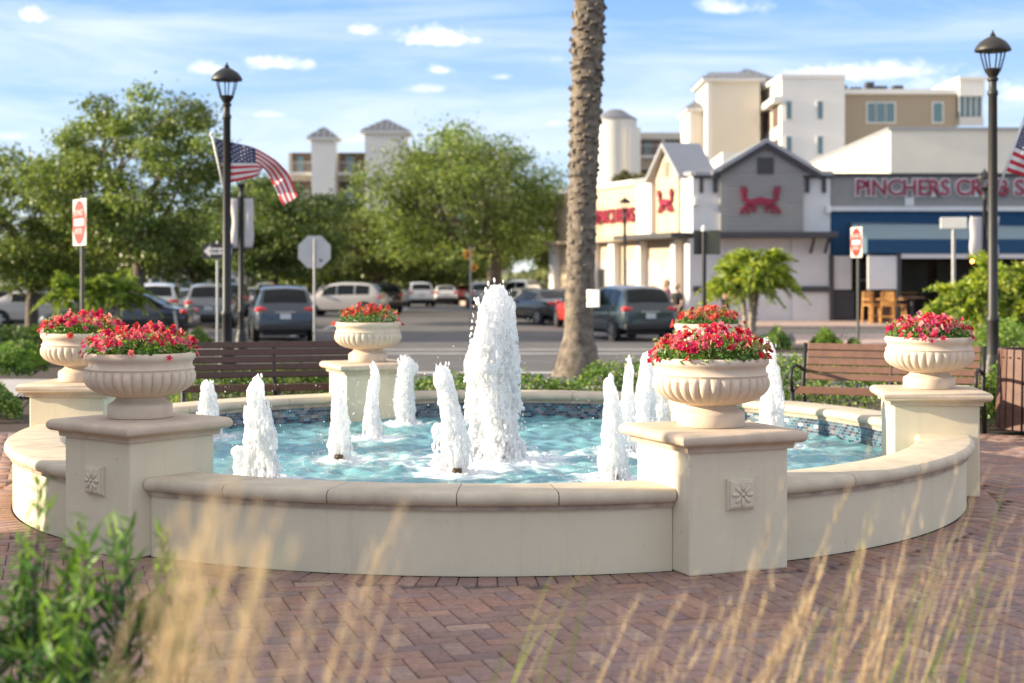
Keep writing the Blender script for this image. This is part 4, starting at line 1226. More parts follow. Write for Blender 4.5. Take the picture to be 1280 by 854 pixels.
# ================================================================ foreground plants
def fg_shrub():
    rng = np.random.default_rng(71); d = 3.9
    t = thing('leafy_shrub', 'dark green narrow-leaved shrub close to the camera at lower left', 'shrub', (PX(95, d), d, 0))
    st = MB(); parts = []
    sx = lambda px: PX(px, d) - PX(95, d)
    tips = [(45, 612, 0), (100, 655, .05), (150, 668, .08), (205, 672, 0), (15, 690, .1), (70, 690, .1), (205, 720, .1), (5, 740, .1), (85, 745, -.2), (125, 780, -.2), (-15, 700, 0), (-30, 660, .1), (140, 650, -.05), (118, 712, -.12), (55, 765, .2), (215, 775, .1)]
    for px, py, dy in tips:
        tip = Vector((sx(px), dy, PZ(py, d)))
        root = Vector((tip.x * .35 + rng.normal() * .05, dy * .4, 0))
        pts = []
        for i in range(12):
            u = i / 11; pts.append(root.lerp(tip, u) + Vector((tip.x * .25 * sin(u * pi), 0, 0)) + Vector((rng.normal() * .008, rng.normal() * .008, 0)))
        st.tube(pts, [.009 * (1 - .75 * i / 11) + .001 for i in range(12)], 6)
        P = []; T = []; Cc = []; Sz = []
        top = tip.z
        for q in range(58):
            u = .42 + .58 * (q / 57) ** .85; f = u * 11; j = min(10, int(f)); p = pts[j].lerp(pts[j + 1], f - j)
            a = q * 2.4; opn = .95 - .6 * (u - .42) / .58
            td = Vector((cos(a) * opn, sin(a) * opn, .75)).normalized(); ll = .095 * (1 - .35 * (u > .93)) * rng.uniform(.75, 1.15)
            P.append(p + td * ll * .5); T.append(td); Sz.append(ll)
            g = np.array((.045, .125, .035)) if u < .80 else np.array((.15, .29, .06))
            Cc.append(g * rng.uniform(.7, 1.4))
        # side shoots
        for q in range(3):
            u = rng.uniform(.4, .8); f = u * 11; j = int(f); p = pts[j]; a = rng.uniform(0, 2 * pi)
            e = p + Vector((cos(a) * .10, sin(a) * .10, .09)); st.tube([p, (p + e) / 2 + Vector((0, 0, -.01)), e], [.004, .003, .002], 5)
            for w_ in range(26):
                v = .3 + .7 * w_ / 25; pp = p.lerp(e, v); b = w_ * 2.4; td = Vector((cos(b) * .8 + cos(a) * .3, sin(b) * .8 + sin(a) * .3, .6)).normalized(); ll = .075 * rng.uniform(.7, 1.1)
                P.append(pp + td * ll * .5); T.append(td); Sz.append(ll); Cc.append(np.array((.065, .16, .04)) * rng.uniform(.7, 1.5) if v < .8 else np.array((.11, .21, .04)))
        parts.append(leaves(rng, np.array([tuple(x) for x in P]), np.array(Sz), np.array(Cc), .165, None, tipdir=np.array([tuple(x) for x in T])))
    st.build('stems', M_bark, t, smooth=True)
    V, Q, C = cat(parts); mesh_np('leaves', V, Q, M_leaf, t, C)
fg_shrub()
M_grass = leafmat('grass_blade', .5, .5, .3, (1.1, 1.05, .9))
def blade_mesh(rng, items):
    """items: (root, tip, width, colour0, colour1, bend, plume)"""
    V = []; Q = []; C = []; o = 0
    for root, tip, wd, c0, c1, bend, plume in items:
        root, tip = Vector(root), Vector(tip); ax = tip - root; sd_ = Vector((ax.x, ax.y, 0)); sd_ = sd_.normalized() if sd_.length > 1e-4 else Vector((1, 0, 0))
        a = rng.uniform(0, 2 * pi); wv = Vector((cos(a), sin(a) * .4, 0)).normalized(); n = 9
        for i in range(n):
            u = i / (n - 1); p = root + Vector((ax.x * u ** bend, ax.y * u ** bend, ax.z * (u if plume else (1 - (1 - u) ** 1.25))))
            w_ = wd * (1 - u ** 2.5) + .0005
            V += [p - wv * w_ / 2, p + wv * w_ / 2]; c = np.array(c0) * (1 - u) + np.array(c1) * u; C += [c, c]
        for i in range(n - 1): Q.append((o + 2 * i, o + 2 * i + 1, o + 2 * i + 3, o + 2 * i + 2))
        o += 2 * n
        if plume:   # feathery seed head: many short awns along the last part
            for q in range(int(plume)):
                u = rng.uniform(.45, 1.0); p = root + Vector((ax.x * u ** bend, ax.y * u ** bend, ax.z * u))
                td = (Vector((rng.normal() * .3, rng.normal() * .3, .9)) + ax.normalized() * .8).normalized(); ll = rng.uniform(.025, .055); s_ = Vector((rng.normal(), rng.normal(), 0)).normalized() * .0011
                V += [p - s_, p + s_, p + td * ll + s_ * .3, p + td * ll - s_ * .3]; cc = np.array(c1) * rng.uniform(.8, 1.2); C += [cc] * 4
                Q.append((o, o + 1, o + 2, o + 3)); o += 4
    return np.array([tuple(v) for v in V]), np.array(Q), np.clip(np.array(C), 0, 1)
STRAW = ((.38, .30, .16), (.66, .53, .34)); GREEN = ((.12, .24, .04), (.36, .44, .12)); TAN = ((.40, .31, .17), (.56, .45, .28))
def tuft(label, d, cx, n_straw, n_green, spread, tips, seed, plume=70):
    """spread in photo px of the roots; tips = (px, py) heads that stand out"""
    rng = np.random.default_rng(seed)
    t = thing('grass_tuft', label, 'ornamental grass', (PX(cx, d), d, 0), 0, 'ornamental grasses before the camera')
    it = []
    off = Vector((PX(cx, d), d, 0))
    for px, py, c, pl in tips:
        dd = d + rng.normal() * .08
        tip = Vector((PX(px, dd), dd, PZ(py, dd))) - off
        root = Vector((tip.x - .24 - .16 * rng.uniform(-.8, 1.0), rng.normal() * .06, 0))
        it.append((root, tip, .0034 if d < 2.5 else .0055, c[0], c[1], 1.5, pl))
    for px, py, c, pl in tips:
        for q in range(2 if d < 2.5 else 1):
            dd = d + rng.normal() * .12; a_, b_ = px + rng.normal() * 16, py + abs(rng.normal()) * 45
            tip = Vector((PX(a_, dd), dd, PZ(b_, dd))) - off
            it.append((Vector((tip.x - .24 - .16 * rng.uniform(-.8, 1.0), rng.normal() * .06, 0)), tip, .0026, c[0], c[1], 1.5, pl * .8))
    for i in range(n_straw + n_green):
        g = i >= n_straw
        x = rng.normal() * spread * d / F; hh = rng.uniform(.25, .55) * (1 if not g else .95)
        root = (x * .4, rng.normal() * .08, 0); tip = (x + .07 + rng.normal() * .10, rng.normal() * .15, hh + (.12 if not g else 0))
        c = GREEN if g else (STRAW if rng.uniform() < .6 else TAN)
        it.append((root, tip, .0036 if not g else .0055, c[0], c[1], 1.7, 0 if g or rng.uniform() < .5 else plume * .6))
    V, Q, C = blade_mesh(rng, it)
    mesh_np('blades', V, Q, M_grass, t, C)
P_ = 80
tuft('blurred straw-coloured grass clump nearest the camera before the left seat wall', 2.0, 285, 16, 3, 36, [(235, 640, STRAW, P_), (262, 655, STRAW, P_), (300, 600, STRAW, P_), (325, 640, STRAW, P_), (345, 660, STRAW, P_), (372, 690, STRAW, 60), (315, 690, STRAW, P_), (250, 700, STRAW, P_), (290, 680, STRAW, P_), (378, 660, GREEN, 0), (270, 620, STRAW, P_), (238, 690, STRAW, P_)], 81)
tuft('thin grass tuft with pale leaning stalks left of the middle', 2.7, 455, 4, 3, 26, [(500, 640, STRAW, 60), (470, 700, STRAW, 40), (440, 745, STRAW, 20), (515, 655, STRAW, 30), (405, 760, TAN, 0)], 82)
tuft('greenish grass tuft in the middle foreground', 3.7, 700, 6, 7, 34, [(748, 690, GREEN, 0), (735, 700, GREEN, 0), (705, 695, GREEN, 0), (800, 745, STRAW, 30), (790, 760, STRAW, 20), (760, 730, TAN, 0), (700, 760, GREEN, 0), (690, 770, GREEN, 0)], 83)
tuft('sparse straw grass tuft below the front right pier', 3.5, 885, 7, 3, 26, [(872, 720, STRAW, 50), (880, 770, STRAW, 30), (945, 690, STRAW, 60), (930, 740, TAN, 0), (985, 585, STRAW, 20), (960, 680, STRAW, 50)], 84)
tuft('dense golden grass tuft at lower right with long arching blades', 3.7, 1030, 12, 12, 44, [(1035, 690, STRAW, P_), (1020, 745, STRAW, P_), (1005, 760, STRAW, P_), (1080, 690, STRAW, 80), (1090, 560, STRAW, 50), (1060, 700, GREEN, 0), (1050, 740, TAN, 0), (990, 745, TAN, 0), (1100, 640, STRAW, 30), (1075, 730, STRAW, P_), (1110, 600, GREEN, 0)], 85)
tuft('green and gold grass tuft right of the dense one', 3.9, 1150, 9, 20, 44, [(1160, 570, STRAW, 20), (1200, 575, STRAW, 10), (1170, 640, GREEN, 0), (1185, 660, STRAW, 20), (1130, 690, STRAW, 60), (1150, 700, GREEN, 0), (1210, 650, GREEN, 0), (1215, 690, STRAW, 40), (1140, 740, STRAW, 60), (1120, 730, STRAW, 80)], 86)
tuft('green grass tuft at the lower right corner', 4.0, 1255, 8, 34, 44, [(1270, 640, STRAW, 20), (1255, 700, GREEN, 0), (1240, 660, STRAW, 10), (1275, 700, GREEN, 0), (1290, 620, STRAW, 20), (1230, 720, GREEN, 0), (1268, 580, GREEN, 0), (1245, 575, STRAW, 0)], 87)
# ================================================================ signs
M_signback = surf('sign_back_metal', (.62, .60, .57), .6, .06, 5)
M_signdark = surf('dark_sign_back', (.07, .07, .06), .6, .1, 5)
M_signred = surf('sign_red', (.50, .035, .02), .5, .06, 5); M_signwhite = surf('sign_white', (.66, .65, .62), .5, .04, 5)
M_signyel = surf('sign_amber', (.75, .33, .02), .5, .08, 5); M_ink = surf('ink_black', (.02, .02, .02), .5, .1, 5)
FONT_Z = 0
def text(body, size, mat, parent, loc, rot, name='lettering', depth=.004, offset=0.0, sx=1.0, bold=0.0):
    cu = bpy.data.curves.new(name, 'FONT'); cu.body = body; cu.size = size; cu.extrude = depth; cu.align_x = 'CENTER'; cu.align_y = 'CENTER'; cu.offset = bold
    cu.materials.append(mat)
    tmp = bpy.data.objects.new(name, cu); COL.objects.link(tmp)
    dg = bpy.context.evaluated_depsgraph_get(); me = bpy.data.meshes.new_from_object(tmp.evaluated_get(dg))
    bpy.data.objects.remove(tmp); bpy.data.curves.remove(cu); me.name = name
    o = bpy.data.objects.new(name, me); COL.objects.link(o); o.parent = parent
    o.location = loc; o.rotation_euler = rot; o.scale = (sx, 1, 1)
    return o
def post(t, h, mat, r=.03, x=0, y=0):
    mb = MB(); mb.lathe([(r, -.02), (r, h), (r * .6, h + .02)], 10, (x, y, 0)); return mb.build('post', mat, t, autosmooth=40)
def disc(mb, r, y, th, c=(0, 0), n=40):
    mb.lathe([(r, y - th / 2), (r, y + th / 2)], n, (c[0], 0, c[1]), axis='Y')
def do_not_enter(label, px, d, yc, size, rz):
    t = thing('do_not_enter_sign', label, 'road sign', gp(px, d), rz, 'do not enter signs')
    zc = PZ(yc, d) - gz(d); s = size
    post(t, zc + s * .56, M_signdark, .034, 0, .045)
    mb = MB(); mb.box((0, 0, zc), (s, .006, s)); mb.build('sign_plate', M_signwhite, t, bevel=.002)
    mb = MB(); disc(mb, s * .475, -.007, .004, (0, zc)); mb.build('red_disc', M_signred, t)
    mb = MB(); mb.box((0, -.012, zc), (s * .72, .004, s * .145)); mb.build('bar', M_signwhite, t)
    text('DO NOT', s * .17, M_signwhite, t, (0, -.012, zc + s * .20), (pi / 2, 0, 0)); text('ENTER', s * .17, M_signwhite, t, (0, -.012, zc - s * .20), (pi / 2, 0, 0))
do_not_enter('red and white do not enter sign turned sideways above the far left urn', 99.5, 24.2, 278, .76, rad(-58))
do_not_enter('smaller red and white do not enter sign before the blue awning', 1070.5, 37.2, 303, .76, rad(-82))
# one way
t = thing('one_way_sign', 'black one way sign with white arrow pointing left beside the lamp post', 'road sign', gp(272, 34), rad(-8))
zc = PZ(314, 34) - gz(34); post(t, zc + .22, M_steel, .03, -.02, .045)
mb = MB(); mb.box((0, 0, zc), (.74, .006, .35)); mb.build('sign_plate', M_ink, t)
mb = MB(); mb.prism_xz([(-.33, zc), (-.17, zc + .14), (-.17, zc + .07), (.33, zc + .07), (.33, zc - .07), (-.17, zc - .07), (-.17, zc - .14)], -.008, -.004); mb.build('arrow', M_signwhite, t)
text('ONE WAY', .105, M_ink, t, (.06, -.010, zc), (pi / 2, 0, 0))
# stop sign from behind
d = 35
t = thing('stop_sign', 'grey back of an octagonal stop sign on a thin post beside the grey-blue car', 'road sign', gp(393, d), rad(4))
zc = PZ(315, d) - gz(d); post(t, zc + .30, M_steel, .026, 0, -.03)
mb = MB(); mb.prism_xz([(.415 * cos(pi / 8 + k * pi / 4), zc + .415 * sin(pi / 8 + k * pi / 4)) for k in range(8)], 0, .006); mb.build('sign_plate', M_signback, t)
mb = MB(); mb.box((.15, -.004, zc - .2), (.07, .004, .05)); mb.build('sticker', M_ink, t)
# back of paired dark sign on black post
d = 33
t = thing('sign_post', 'black post with two dark sign backs left of the small palm', 'road sign', gp(880, d), 0)
zc = PZ(303, d) - gz(d); post(t, zc + .33, M_black, .05)
mb = MB(); mb.box((-.13, .06, zc), (.2, .01, .54), rz=rad(14)); mb.build('sign_plate', M_signdark, t)
mb = MB(); mb.box((.21, .06, zc), (.32, .01, .54), rz=rad(-8)); mb.build('sign_plate', surf('olive_sign_back', (.16, .155, .10), .6, .1, 4), t)
mb = MB(); mb.lathe([(.062, zc + .25), (.062, zc + .33), (.03, zc + .38)], 12); mb.build('cap', M_signwhite, t, autosmooth=40)
# white street name sign
d = 36
t = thing('street_sign', 'blank white rectangular sign on a tall two-tone post before the awning', 'road sign', gp(1192, d), rad(-10))
zc = PZ(279, d) - gz(d); post(t, zc - .12, M_steel, .05)
mb = MB(); mb.box((0, 0, zc), (.63, .1, .28)); mb.build('sign_plate', M_signwhite, t, bevel=.015)
# amber signs far off under the middle oak
d = 62
t = thing('warning_sign', 'two amber warning plates on a post under the middle oak', 'road sign', gp(588, d), rad(6))
post(t, PZ(318, d) - gz(d) + .3, M_steel, .035, 0, .03)
for zc, s, x in ((PZ(318, d) - gz(d), .52, -.12), (PZ(334, d) - gz(d), .42, .14)):
    mb = MB(); mb.prism_xz([(x - s / 2, zc), (x, zc + s / 2), (x + s / 2, zc), (x, zc - s / 2)], 0, .01); mb.build('sign_plate', M_signyel, t)
    mb = MB(); mb.prism_xz([(x - .05, zc - .12), (x - .02, zc + .08), (x + .03, zc + .1), (x + .07, zc - .12)], -.004, -.001); mb.build('symbol', M_ink, t)
# leaning pale stake near the left shrubs
t = thing('stake', 'pale leaning stake in the bed left of the lamp post', 'stake', gp(224, 40))
mb = MB(); mb.bar((0.03, 0, -.05), (-.14, 0, 1.0), .07); mb.build('bar', M_conc, t, bevel=.01)

# ================================================================ cars
M_glass = glassy('car_glass', (.006, .009, .010), .06)
MATS['car_glass'].node_tree.nodes['Principled BSDF'].inputs['Specular IOR Level'].default_value = .3
M_tyre = surf('tyre_rubber', (.02, .02, .02), .85, .2, 10); M_rim = surf('alloy_rim', (.5, .5, .51), .3, .1, 5, metal=.9)
M_tail = surf('tail_lamp_red', (.60, .02, .02), .2, .1, 5, coat=.6); M_head = glassy('head_lamp', (.55, .57, .58), .08)
M_plate = surf('number_plate', (.62, .64, .66), .5, .05, 5); M_trim = surf('car_trim', (.025, .025, .027), .5, .1, 6); M_chrome = surf('chrome', (.6, .6, .6), .15, .05, 4, metal=1)
def carpaint(name, col): return surf(name, col, .28, .02, 2, coat=.8, spec=.5)
PAINT = dict(blue=carpaint('grey_blue_car_paint', (.03, .045, .065)), teal=carpaint('dark_teal_car_paint', (.025, .042, .05)), silver=carpaint('silver_car_paint', (.48, .45, .42)),
             black=carpaint('black_car_paint', (.012, .013, .015)), white=carpaint('white_car_paint', (.70, .70, .68)), red=carpaint('red_car_paint', (.50, .035, .02)), grey=carpaint('grey_car_paint', (.20, .21, .22)), sand=carpaint('beige_car_paint', (.42, .36, .29)))
def interp(st, x):
    xs = [s[0] for s in st]
    return [float(np.interp(x, xs, [s[k] for s in st])) for k in range(1, len(st[0]))]
# stations: x, z bottom, z belt, z roof, half width belt, half width roof
CARS = {
 'suv': dict(L=4.65, st=[(-2.30, .46, .84, .86, .74, .66), (-2.22, .38, 1.00, 1.06, .86, .74), (-2.05, .36, 1.06, 1.34, .90, .72), (-1.80, .34, 1.06, 1.62, .92, .66), (-1.2, .3, 1.05, 1.70, .93, .66), (-.2, .28, 1.03, 1.72, .93, .66), (.45, .28, 1.01, 1.64, .93, .66), (.95, .28, 1.0, 1.30, .92, .70), (1.25, .29, .99, 1.04, .91, .76), (1.75, .32, .92, .95, .89, .74), (2.15, .36, .80, .82, .82, .66), (2.32, .44, .66, .68, .68, .56)],
            rear=(-2.14, -1.83), ws=(.52, 1.18), side=((-1.62, -.92), (-.84, .02), (.08, .78)), wheels=(-1.42, 1.42), wr=.355),
 'sedan': dict(L=4.7, st=[(-2.35, .46, .76, .78, .70, .62), (-2.25, .38, .92, .95, .84, .72), (-1.75, .34, .98, 1.02, .89, .74), (-1.55, .32, .98, 1.08, .90, .70), (-.95, .28, .97, 1.40, .91, .62), (-.2, .26, .95, 1.46, .91, .61), (.35, .26, .94, 1.40, .91, .62), (1.05, .26, .92, 1.0, .90, .72), (1.3, .28, .90, .93, .89, .74), (1.8, .32, .84, .87, .87, .72), (2.2, .36, .74, .76, .80, .64), (2.35, .42, .62, .64, .66, .54)],
            rear=(-1.52, -1.0), ws=(.40, 1.02), side=((-.98, -.3), (-.24, .62)), wheels=(-1.4, 1.45), wr=.33),
 'pickup': dict(L=5.6, st=[(-2.8, .5, 1.12, 1.14, .92, .90), (-2.7, .46, 1.14, 1.16, .94, .9), (-.75, .42, 1.15, 1.17, .95, .9), (-.68, .42, 1.15, 1.5, .95, .74), (-.55, .4, 1.14, 1.84, .95, .72), (.3, .38, 1.13, 1.88, .95, .72), (.75, .38, 1.12, 1.78, .95, .72), (1.3, .38, 1.1, 1.18, .94, .8), (1.6, .4, 1.08, 1.12, .94, .8), (2.4, .44, 1.02, 1.05, .92, .8), (2.7, .5, .9, .92, .88, .76), (2.8, .54, .7, .72, .8, .7)],
            rear=(-.66, -.57), ws=(.82, 1.24), side=((-.5, .1), (.16, .85)), wheels=(-1.75, 1.75), wr=.40)}
def car_ring(s, x):
    zb, zl, zr, wb, wr = interp(s, x)
    # smooth tumblehome section, half ring from sill to roof centre
    h = zr - zl
    pts = [(wb * .86, zb), (wb * .97, zb + .06), (wb, zb + (zl - zb) * .45), (wb * .985, zb + (zl - zb) * .8), (wb * .96, zl), (wr + (wb * .96 - wr) * .5, zl + h * .5), (wr + .03, zl + h * .86), (wr * .86, zl + h * .97), (wr * .45, zr), (0, zr + .012)]
    return pts
def gpt(s, x, v, side, off=.006):
    """point on glasshouse side: v 0 belt .. 1 roof"""
    zb, zl, zr, wb, wr = interp(s, x); y = wb * .96 + (wr + .03 - wb * .96) * v; z = zl + (zr - zl) * .86 * v
    return Vector((x, side * (y + off), z + off * .3))
def make_car(kind, col, label, loc, rz, group='cars on the road and in the car park', tails=True):
    K = CARS[kind]; s = K['st']; wr = K['wr']
    t = thing('parked_car', label, 'car', loc, rz, group)
    xs = np.concatenate([np.linspace(a[0], b[0], 4)[:-1] for a, b in zip(s, s[1:])] + [[s[-1][0]]])
    # soften stations
    def ring(x):
        acc = None
        for dx, w_ in ((-.05, .25), (0, .5), (.05, .25)):
            r = np.array(car_ring(s, min(s[-1][0], max(s[0][0], x + dx)))) * w_
            acc = r if acc is None else acc + r
        return acc
    vs = []; fs = []
    for x in xs:
        r = ring(x)
        full = [(y, z) for y, z in r] + [(-y, z) for y, z in r[-2::-1]]
        vs += [(x, y, z) for y, z in full]
    m = 19
    for i in range(len(xs) - 1):
        for j in range(m - 1): fs.append((i * m + j, i * m + j + 1, (i + 1) * m + j + 1, (i + 1) * m + j))
        fs.append((i * m + m - 1, i * m, (i + 1) * m, (i + 1) * m + m - 1))
    fs.append(tuple(range(m))); fs.append(tuple((len(xs) - 1) * m + j for j in range(m - 1, -1, -1)))
    b = MB(); b.add(vs, fs); b.build('body', PAINT[col], t, autosmooth=38)
    # glass
    for nm, (xa, xb) in (('rear_window', K['rear']), ('windshield', K['ws'])):
        g = MB(); P = []
        for i in range(7):
            x = xa + (xb - xa) * i / 6; r = ring(x)
            zb, zl, zr, wb, wq = interp(s, x)
            yw = wq * .90
            for j in range(7):
                y = yw * (2 * j / 6 - 1); zz = float(np.interp(abs(y), [p_[0] for p_ in r[::-1]], [p_[1] for p_ in r[::-1]])) if abs(y) < r[6][0] else r[6][1]
                P.append((x + (.012 if xa > 0 else -.012), y, zz + .012))
        g.add(P, [(i * 7 + j, i * 7 + j + 1, (i + 1) * 7 + j + 1, (i + 1) * 7 + j) for i in range(6) for j in range(6)])
        g.build(nm, M_glass, t, smooth=True)
    for sd_ in (-1, 1):
        for xa, xb in K['side']:
            g = MB(); P = []
            for i in range(5):
                for v in (.10, .5, .93):
                    x = xa + (xb - xa) * i / 4; P.append(gpt(s, x, v, sd_, .012))
            g.add(P, [(i * 3 + j, i * 3 + j + 1, (i + 1) * 3 + j + 1, (i + 1) * 3 + j) for i in range(4) for j in range(2)])
            g.build('side_window', M_glass, t, smooth=True)
        mi = MB(); q = gpt(s, K['side'][-1][1] + .02, 0, sd_); mi.ball((q.x, q.y + sd_ * .10, q.z + .06), (.06, .10, .07), 10, 6); mi.build('mirror', PAINT[col], t, smooth=True)
        for xw in K['wheels']:
            zb, zl, zr, wb, wq = interp(s, xw)
            a = MB(); a.lathe([(wr + .06, -.004), (wr + .06, .008), (wr + .03, .012)], 28, (xw, sd_ * (wb + .001), wr), axis='Y'); a.build('wheel_arch', M_trim, t)
            w_ = MB(); yy = sd_ * (wb - .085)
            w_.lathe([(wr * .6, -.11), (wr * .92, -.115), (wr, -.08), (wr, .08), (wr * .92, .115), (wr * .6, .11)], 28, (xw, yy, wr), axis='Y')
            wo = w_.build('wheel', M_tyre, t, autosmooth=40)
            r_ = MB(); r_.lathe([(wr * .62, sd_ * .112 - .004), (wr * .62, sd_ * .112 + .004), ], 24, (xw, yy, wr), axis='Y', caps=False)
            for k in range(5):
                an = 2 * pi * k / 5; r_.bar((xw, yy + sd_ * .112, wr), (xw + wr * .6 * cos(an), yy + sd_ * .108, wr + wr * .6 * sin(an)), .075, .02, up=(0, 1, 0))
            r_.lathe([(wr * .64, -.012), (wr * .66, .012), (wr * .58, .012), (wr * .58, -.012)], 24, (xw, yy + sd_ * .112, wr), axis='Y', caps=False)
            r_.build('rim', M_rim, wo)
        # lamps
        zb, zl, zr, wb, wq = interp(s, s[0][0] + .12)
        tl = MB(); zt = zl - .03 if kind != 'pickup' else zl - .25
        tl.ball((s[0][0] + .15, sd_ * wb * .80, zt), (.13, wb * .25, .10 if kind != 'pickup' else .18), 12, 8); tl.build('tail_lamp', M_tail, t, smooth=True)
        zb, zl, zr, wb, wq = interp(s, s[-1][0] - .2)
        hl = MB(); hl.ball((s[-1][0] - .2, sd_ * wb * .80, zl - .08), (.16, wb * .2, .07), 12, 8); hl.build('headlight', M_head, t, smooth=True)
    zb, zl, zr, wb, wq = interp(s, s[0][0] + .1)
    p_ = MB(); p_.box((s[0][0] - .012 if kind != 'suv' else s[0][0] - .01, 0, zl - .22), (.02, .32, .16)); p_.build('number_plate', M_plate, t)
    p_ = MB(); p_.box((s[0][0] + .0, 0, zl - .10), (.03, .62, .035)); p_.build('tailgate_trim', M_chrome, t, bevel=.01)
    bmp = MB(); bmp.box((s[0][0] + .10, 0, zb + .08), (.26, wb * 1.92, .20)); bmp.build('rear_bumper', M_trim, t, bevel=.05)
    zb, zl, zr, wb, wq = interp(s, s[-1][0] - .1)
    bmp = MB(); bmp.box((s[-1][0] - .10, 0, zb + .06), (.24, wb * 1.9, .18)); bmp.build('front_bumper', M_trim, t, bevel=.05)
    gr = MB()
    for k in range(3): gr.box((s[-1][0] + .01, 0, zb + .12 + k * .06), (.03, wb * .9, .02))
    gr.build('grille', M_trim, t)
    us = MB(); us.box((0, 0, .27), (s[-1][0] * 1.7, 1.3, .14)); us.build('underbody', M_trim, t)
    return t
def car_at(kind, col, label, px, d, hd, group='cars on the road and in the car park'):
    return make_car(kind, col, label, gp(px, d), rad(hd), group)
car_at('suv', 'blue', 'grey-blue sport utility car seen from behind beside the stop sign', 350, 46.5, 103)
car_at('suv', 'teal', 'dark teal sport utility car seen from behind right of the palm trunk', 779, 47, 107)
car_at('suv', 'silver', 'silver car crossing the road before the dark one, left of the white cars', 427, 76, 172)
car_at('suv', 'black', 'black car parked right behind the silver car', 471, 84, 112)
car_at('suv', 'white', 'white sport utility car farthest down the middle of the road', 523, 104, 100)
car_at('sedan', 'white', 'small white car right of the far white sport utility car', 556, 112, 95)
car_at('sedan', 'black', 'black saloon right of the tall water jet', 675, 62, 118)
car_at('sedan', 'grey', 'dark grey car half hidden by the tall water jet', 655, 72, 112)
car_at('pickup', 'white', 'white pickup cab showing above the black saloon', 655, 92, 150)
car_at('sedan', 'red', 'red car mostly hidden behind the palm trunk', 733, 57, 100)
car_at('sedan', 'black', 'low black car in the shade of the large oak', 150, 46.5, 178)
car_at('suv', 'white', 'white car parked under the large oak behind the trunk', 200, 61, 98)
car_at('sedan', 'grey', 'dark car left of the lamp post, second from the white one', 243, 66, 100)
car_at('suv', 'grey', 'grey car parked just left of the lamp post', 265, 58, 98)
car_at('sedan', 'silver', 'silver car at the far left under the small palm', 50, 58, 12)
car_at('sedan', 'black', 'dark car at the left edge of the picture', -8, 62, 40)
car_at('suv', 'blue', 'dark car between the small palm trunks on the left', 105, 64, 95)
car_at('suv', 'black', 'dark sport utility car right of the small palm on the left', 138, 70, 98)
car_at('suv', 'white', 'white car far behind the grey-blue one', 338, 92, 95)
car_at('sedan', 'white', 'white car showing between the stop sign pole and the silver car', 372, 98, 92)
car_at('sedan', 'grey', 'distant grey car behind the silver one', 412, 108, 95)
car_at('sedan', 'red', 'distant dark red car left of the middle oak trunk', 583, 118, 92)
car_at('sedan', 'white', 'white car among the far parked row on the left', 85, 80, 95)
car_at('suv', 'silver', 'pale car far off left of the large oak trunk', 20, 84, 95)

for kind, col, label, px, dd, hd in (
    ('suv', 'silver', 'pale car behind the low black car left of the oak trunk', 150, 76, 95), ('sedan', 'blue', 'dark blue car tucked behind the white one under the oak', 222, 76, 97),
    ('suv', 'black', 'black car seen between the one way sign and the lamp post', 290, 74, 96), ('sedan', 'silver', 'silver roof showing behind the grey-blue car', 318, 80, 95),
    ('sedan', 'red', 'dull red car in the second row behind the lamp post', 268, 88, 94), ('suv', 'white', 'white van-like car far left beyond the silver one', 30, 70, 96),
    ('sedan', 'black', 'dark car behind the shrub row far left', 68, 68, 95), ('sedan', 'grey', 'grey car between the black saloon and the palm trunk', 696, 66, 112),
    ('suv', 'grey', 'grey car far off between the white cars and the middle oak', 601, 98, 95)):
    car_at(kind, col, label, px, dd, hd)
# ================================================================ restaurant
M_rgrey = surf('grey_lap_siding', (.30, .29, .275), .8, .04, 3); M_rwhite = surf('white_board_siding', (.72, .71, .69), .75, .04, 2, stain=.1)
M_rtan = surf('tan_siding', (.60, .47, .32), .8, .05, 3); M_rdark = surf('charcoal_trim', (.055, .055, .06), .6, .1, 4)
M_rroof = surf('light_metal_roof', (.36, .37, .39), .5, .05, 3, metal=.2); M_rblue = surf('navy_canvas', (.012, .065, .145), .85, .08, 3); M_awn = surf('blue_awning_canvas', (.075, .125, .17), .85, .06, 3)
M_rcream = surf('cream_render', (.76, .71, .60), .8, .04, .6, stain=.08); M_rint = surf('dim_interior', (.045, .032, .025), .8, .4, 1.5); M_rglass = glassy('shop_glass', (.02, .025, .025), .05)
M_red = surf('sign_letter_red', (.27, .015, .045), .45, .08, 4); M_brown = surf('brown_timber', (.10, .055, .035), .7, .3, 6); M_wood = surf('honey_timber', (.52, .26, .07), .6, .2, 8)
DR = 62.0; RG = gz(62) + .13
def rx(px): return PX(px, DR)
def rz_(py): return PZ(py, DR)
rest = thing('restaurant', 'crab restaurant with grey gable front, tan side wall, red lettering and blue awning', 'restaurant', (rx(870), DR, RG))
ZP = rz_(219)        # parapet
def P(mb, nm, mat, par=None, **k): return mb.build(nm, mat, par or rest, world=True, **k)
def wbox(x0, x1, y0, y1, z0, z1): 
    m = MB(); m.box(((x0 + x1) / 2, (y0 + y1) / 2, (z0 + z1) / 2), (abs(x1 - x0), abs(y1 - y0), abs(z1 - z0))); return m
xa, xb, xe = rx(870), rx(1037), rx(1560)
# lap siding gets real board ridges
def lap(x0, x1, z0, z1, y, pitch=.18):
    m = MB(); z = z0
    while z < z1 - .01:
        zt = min(z1, z + pitch); m.add([(x0, y - .022, z), (x1, y - .022, z), (x1, y - .003, zt), (x0, y - .003, zt), (x1, y - .003, zt), (x0, y - .003, zt)][:4], [(0, 1, 2, 3)])
        m.add([(x0, y - .022, z), (x1, y - .022, z), (x1, y - .002, z), (x0, y - .002, z)], [(0, 3, 2, 1)]); z = zt
    return m
P(wbox(xa + .05, xb, DR + .1, DR + 13, RG, ZP - .1), 'front_wall', M_rwhite)
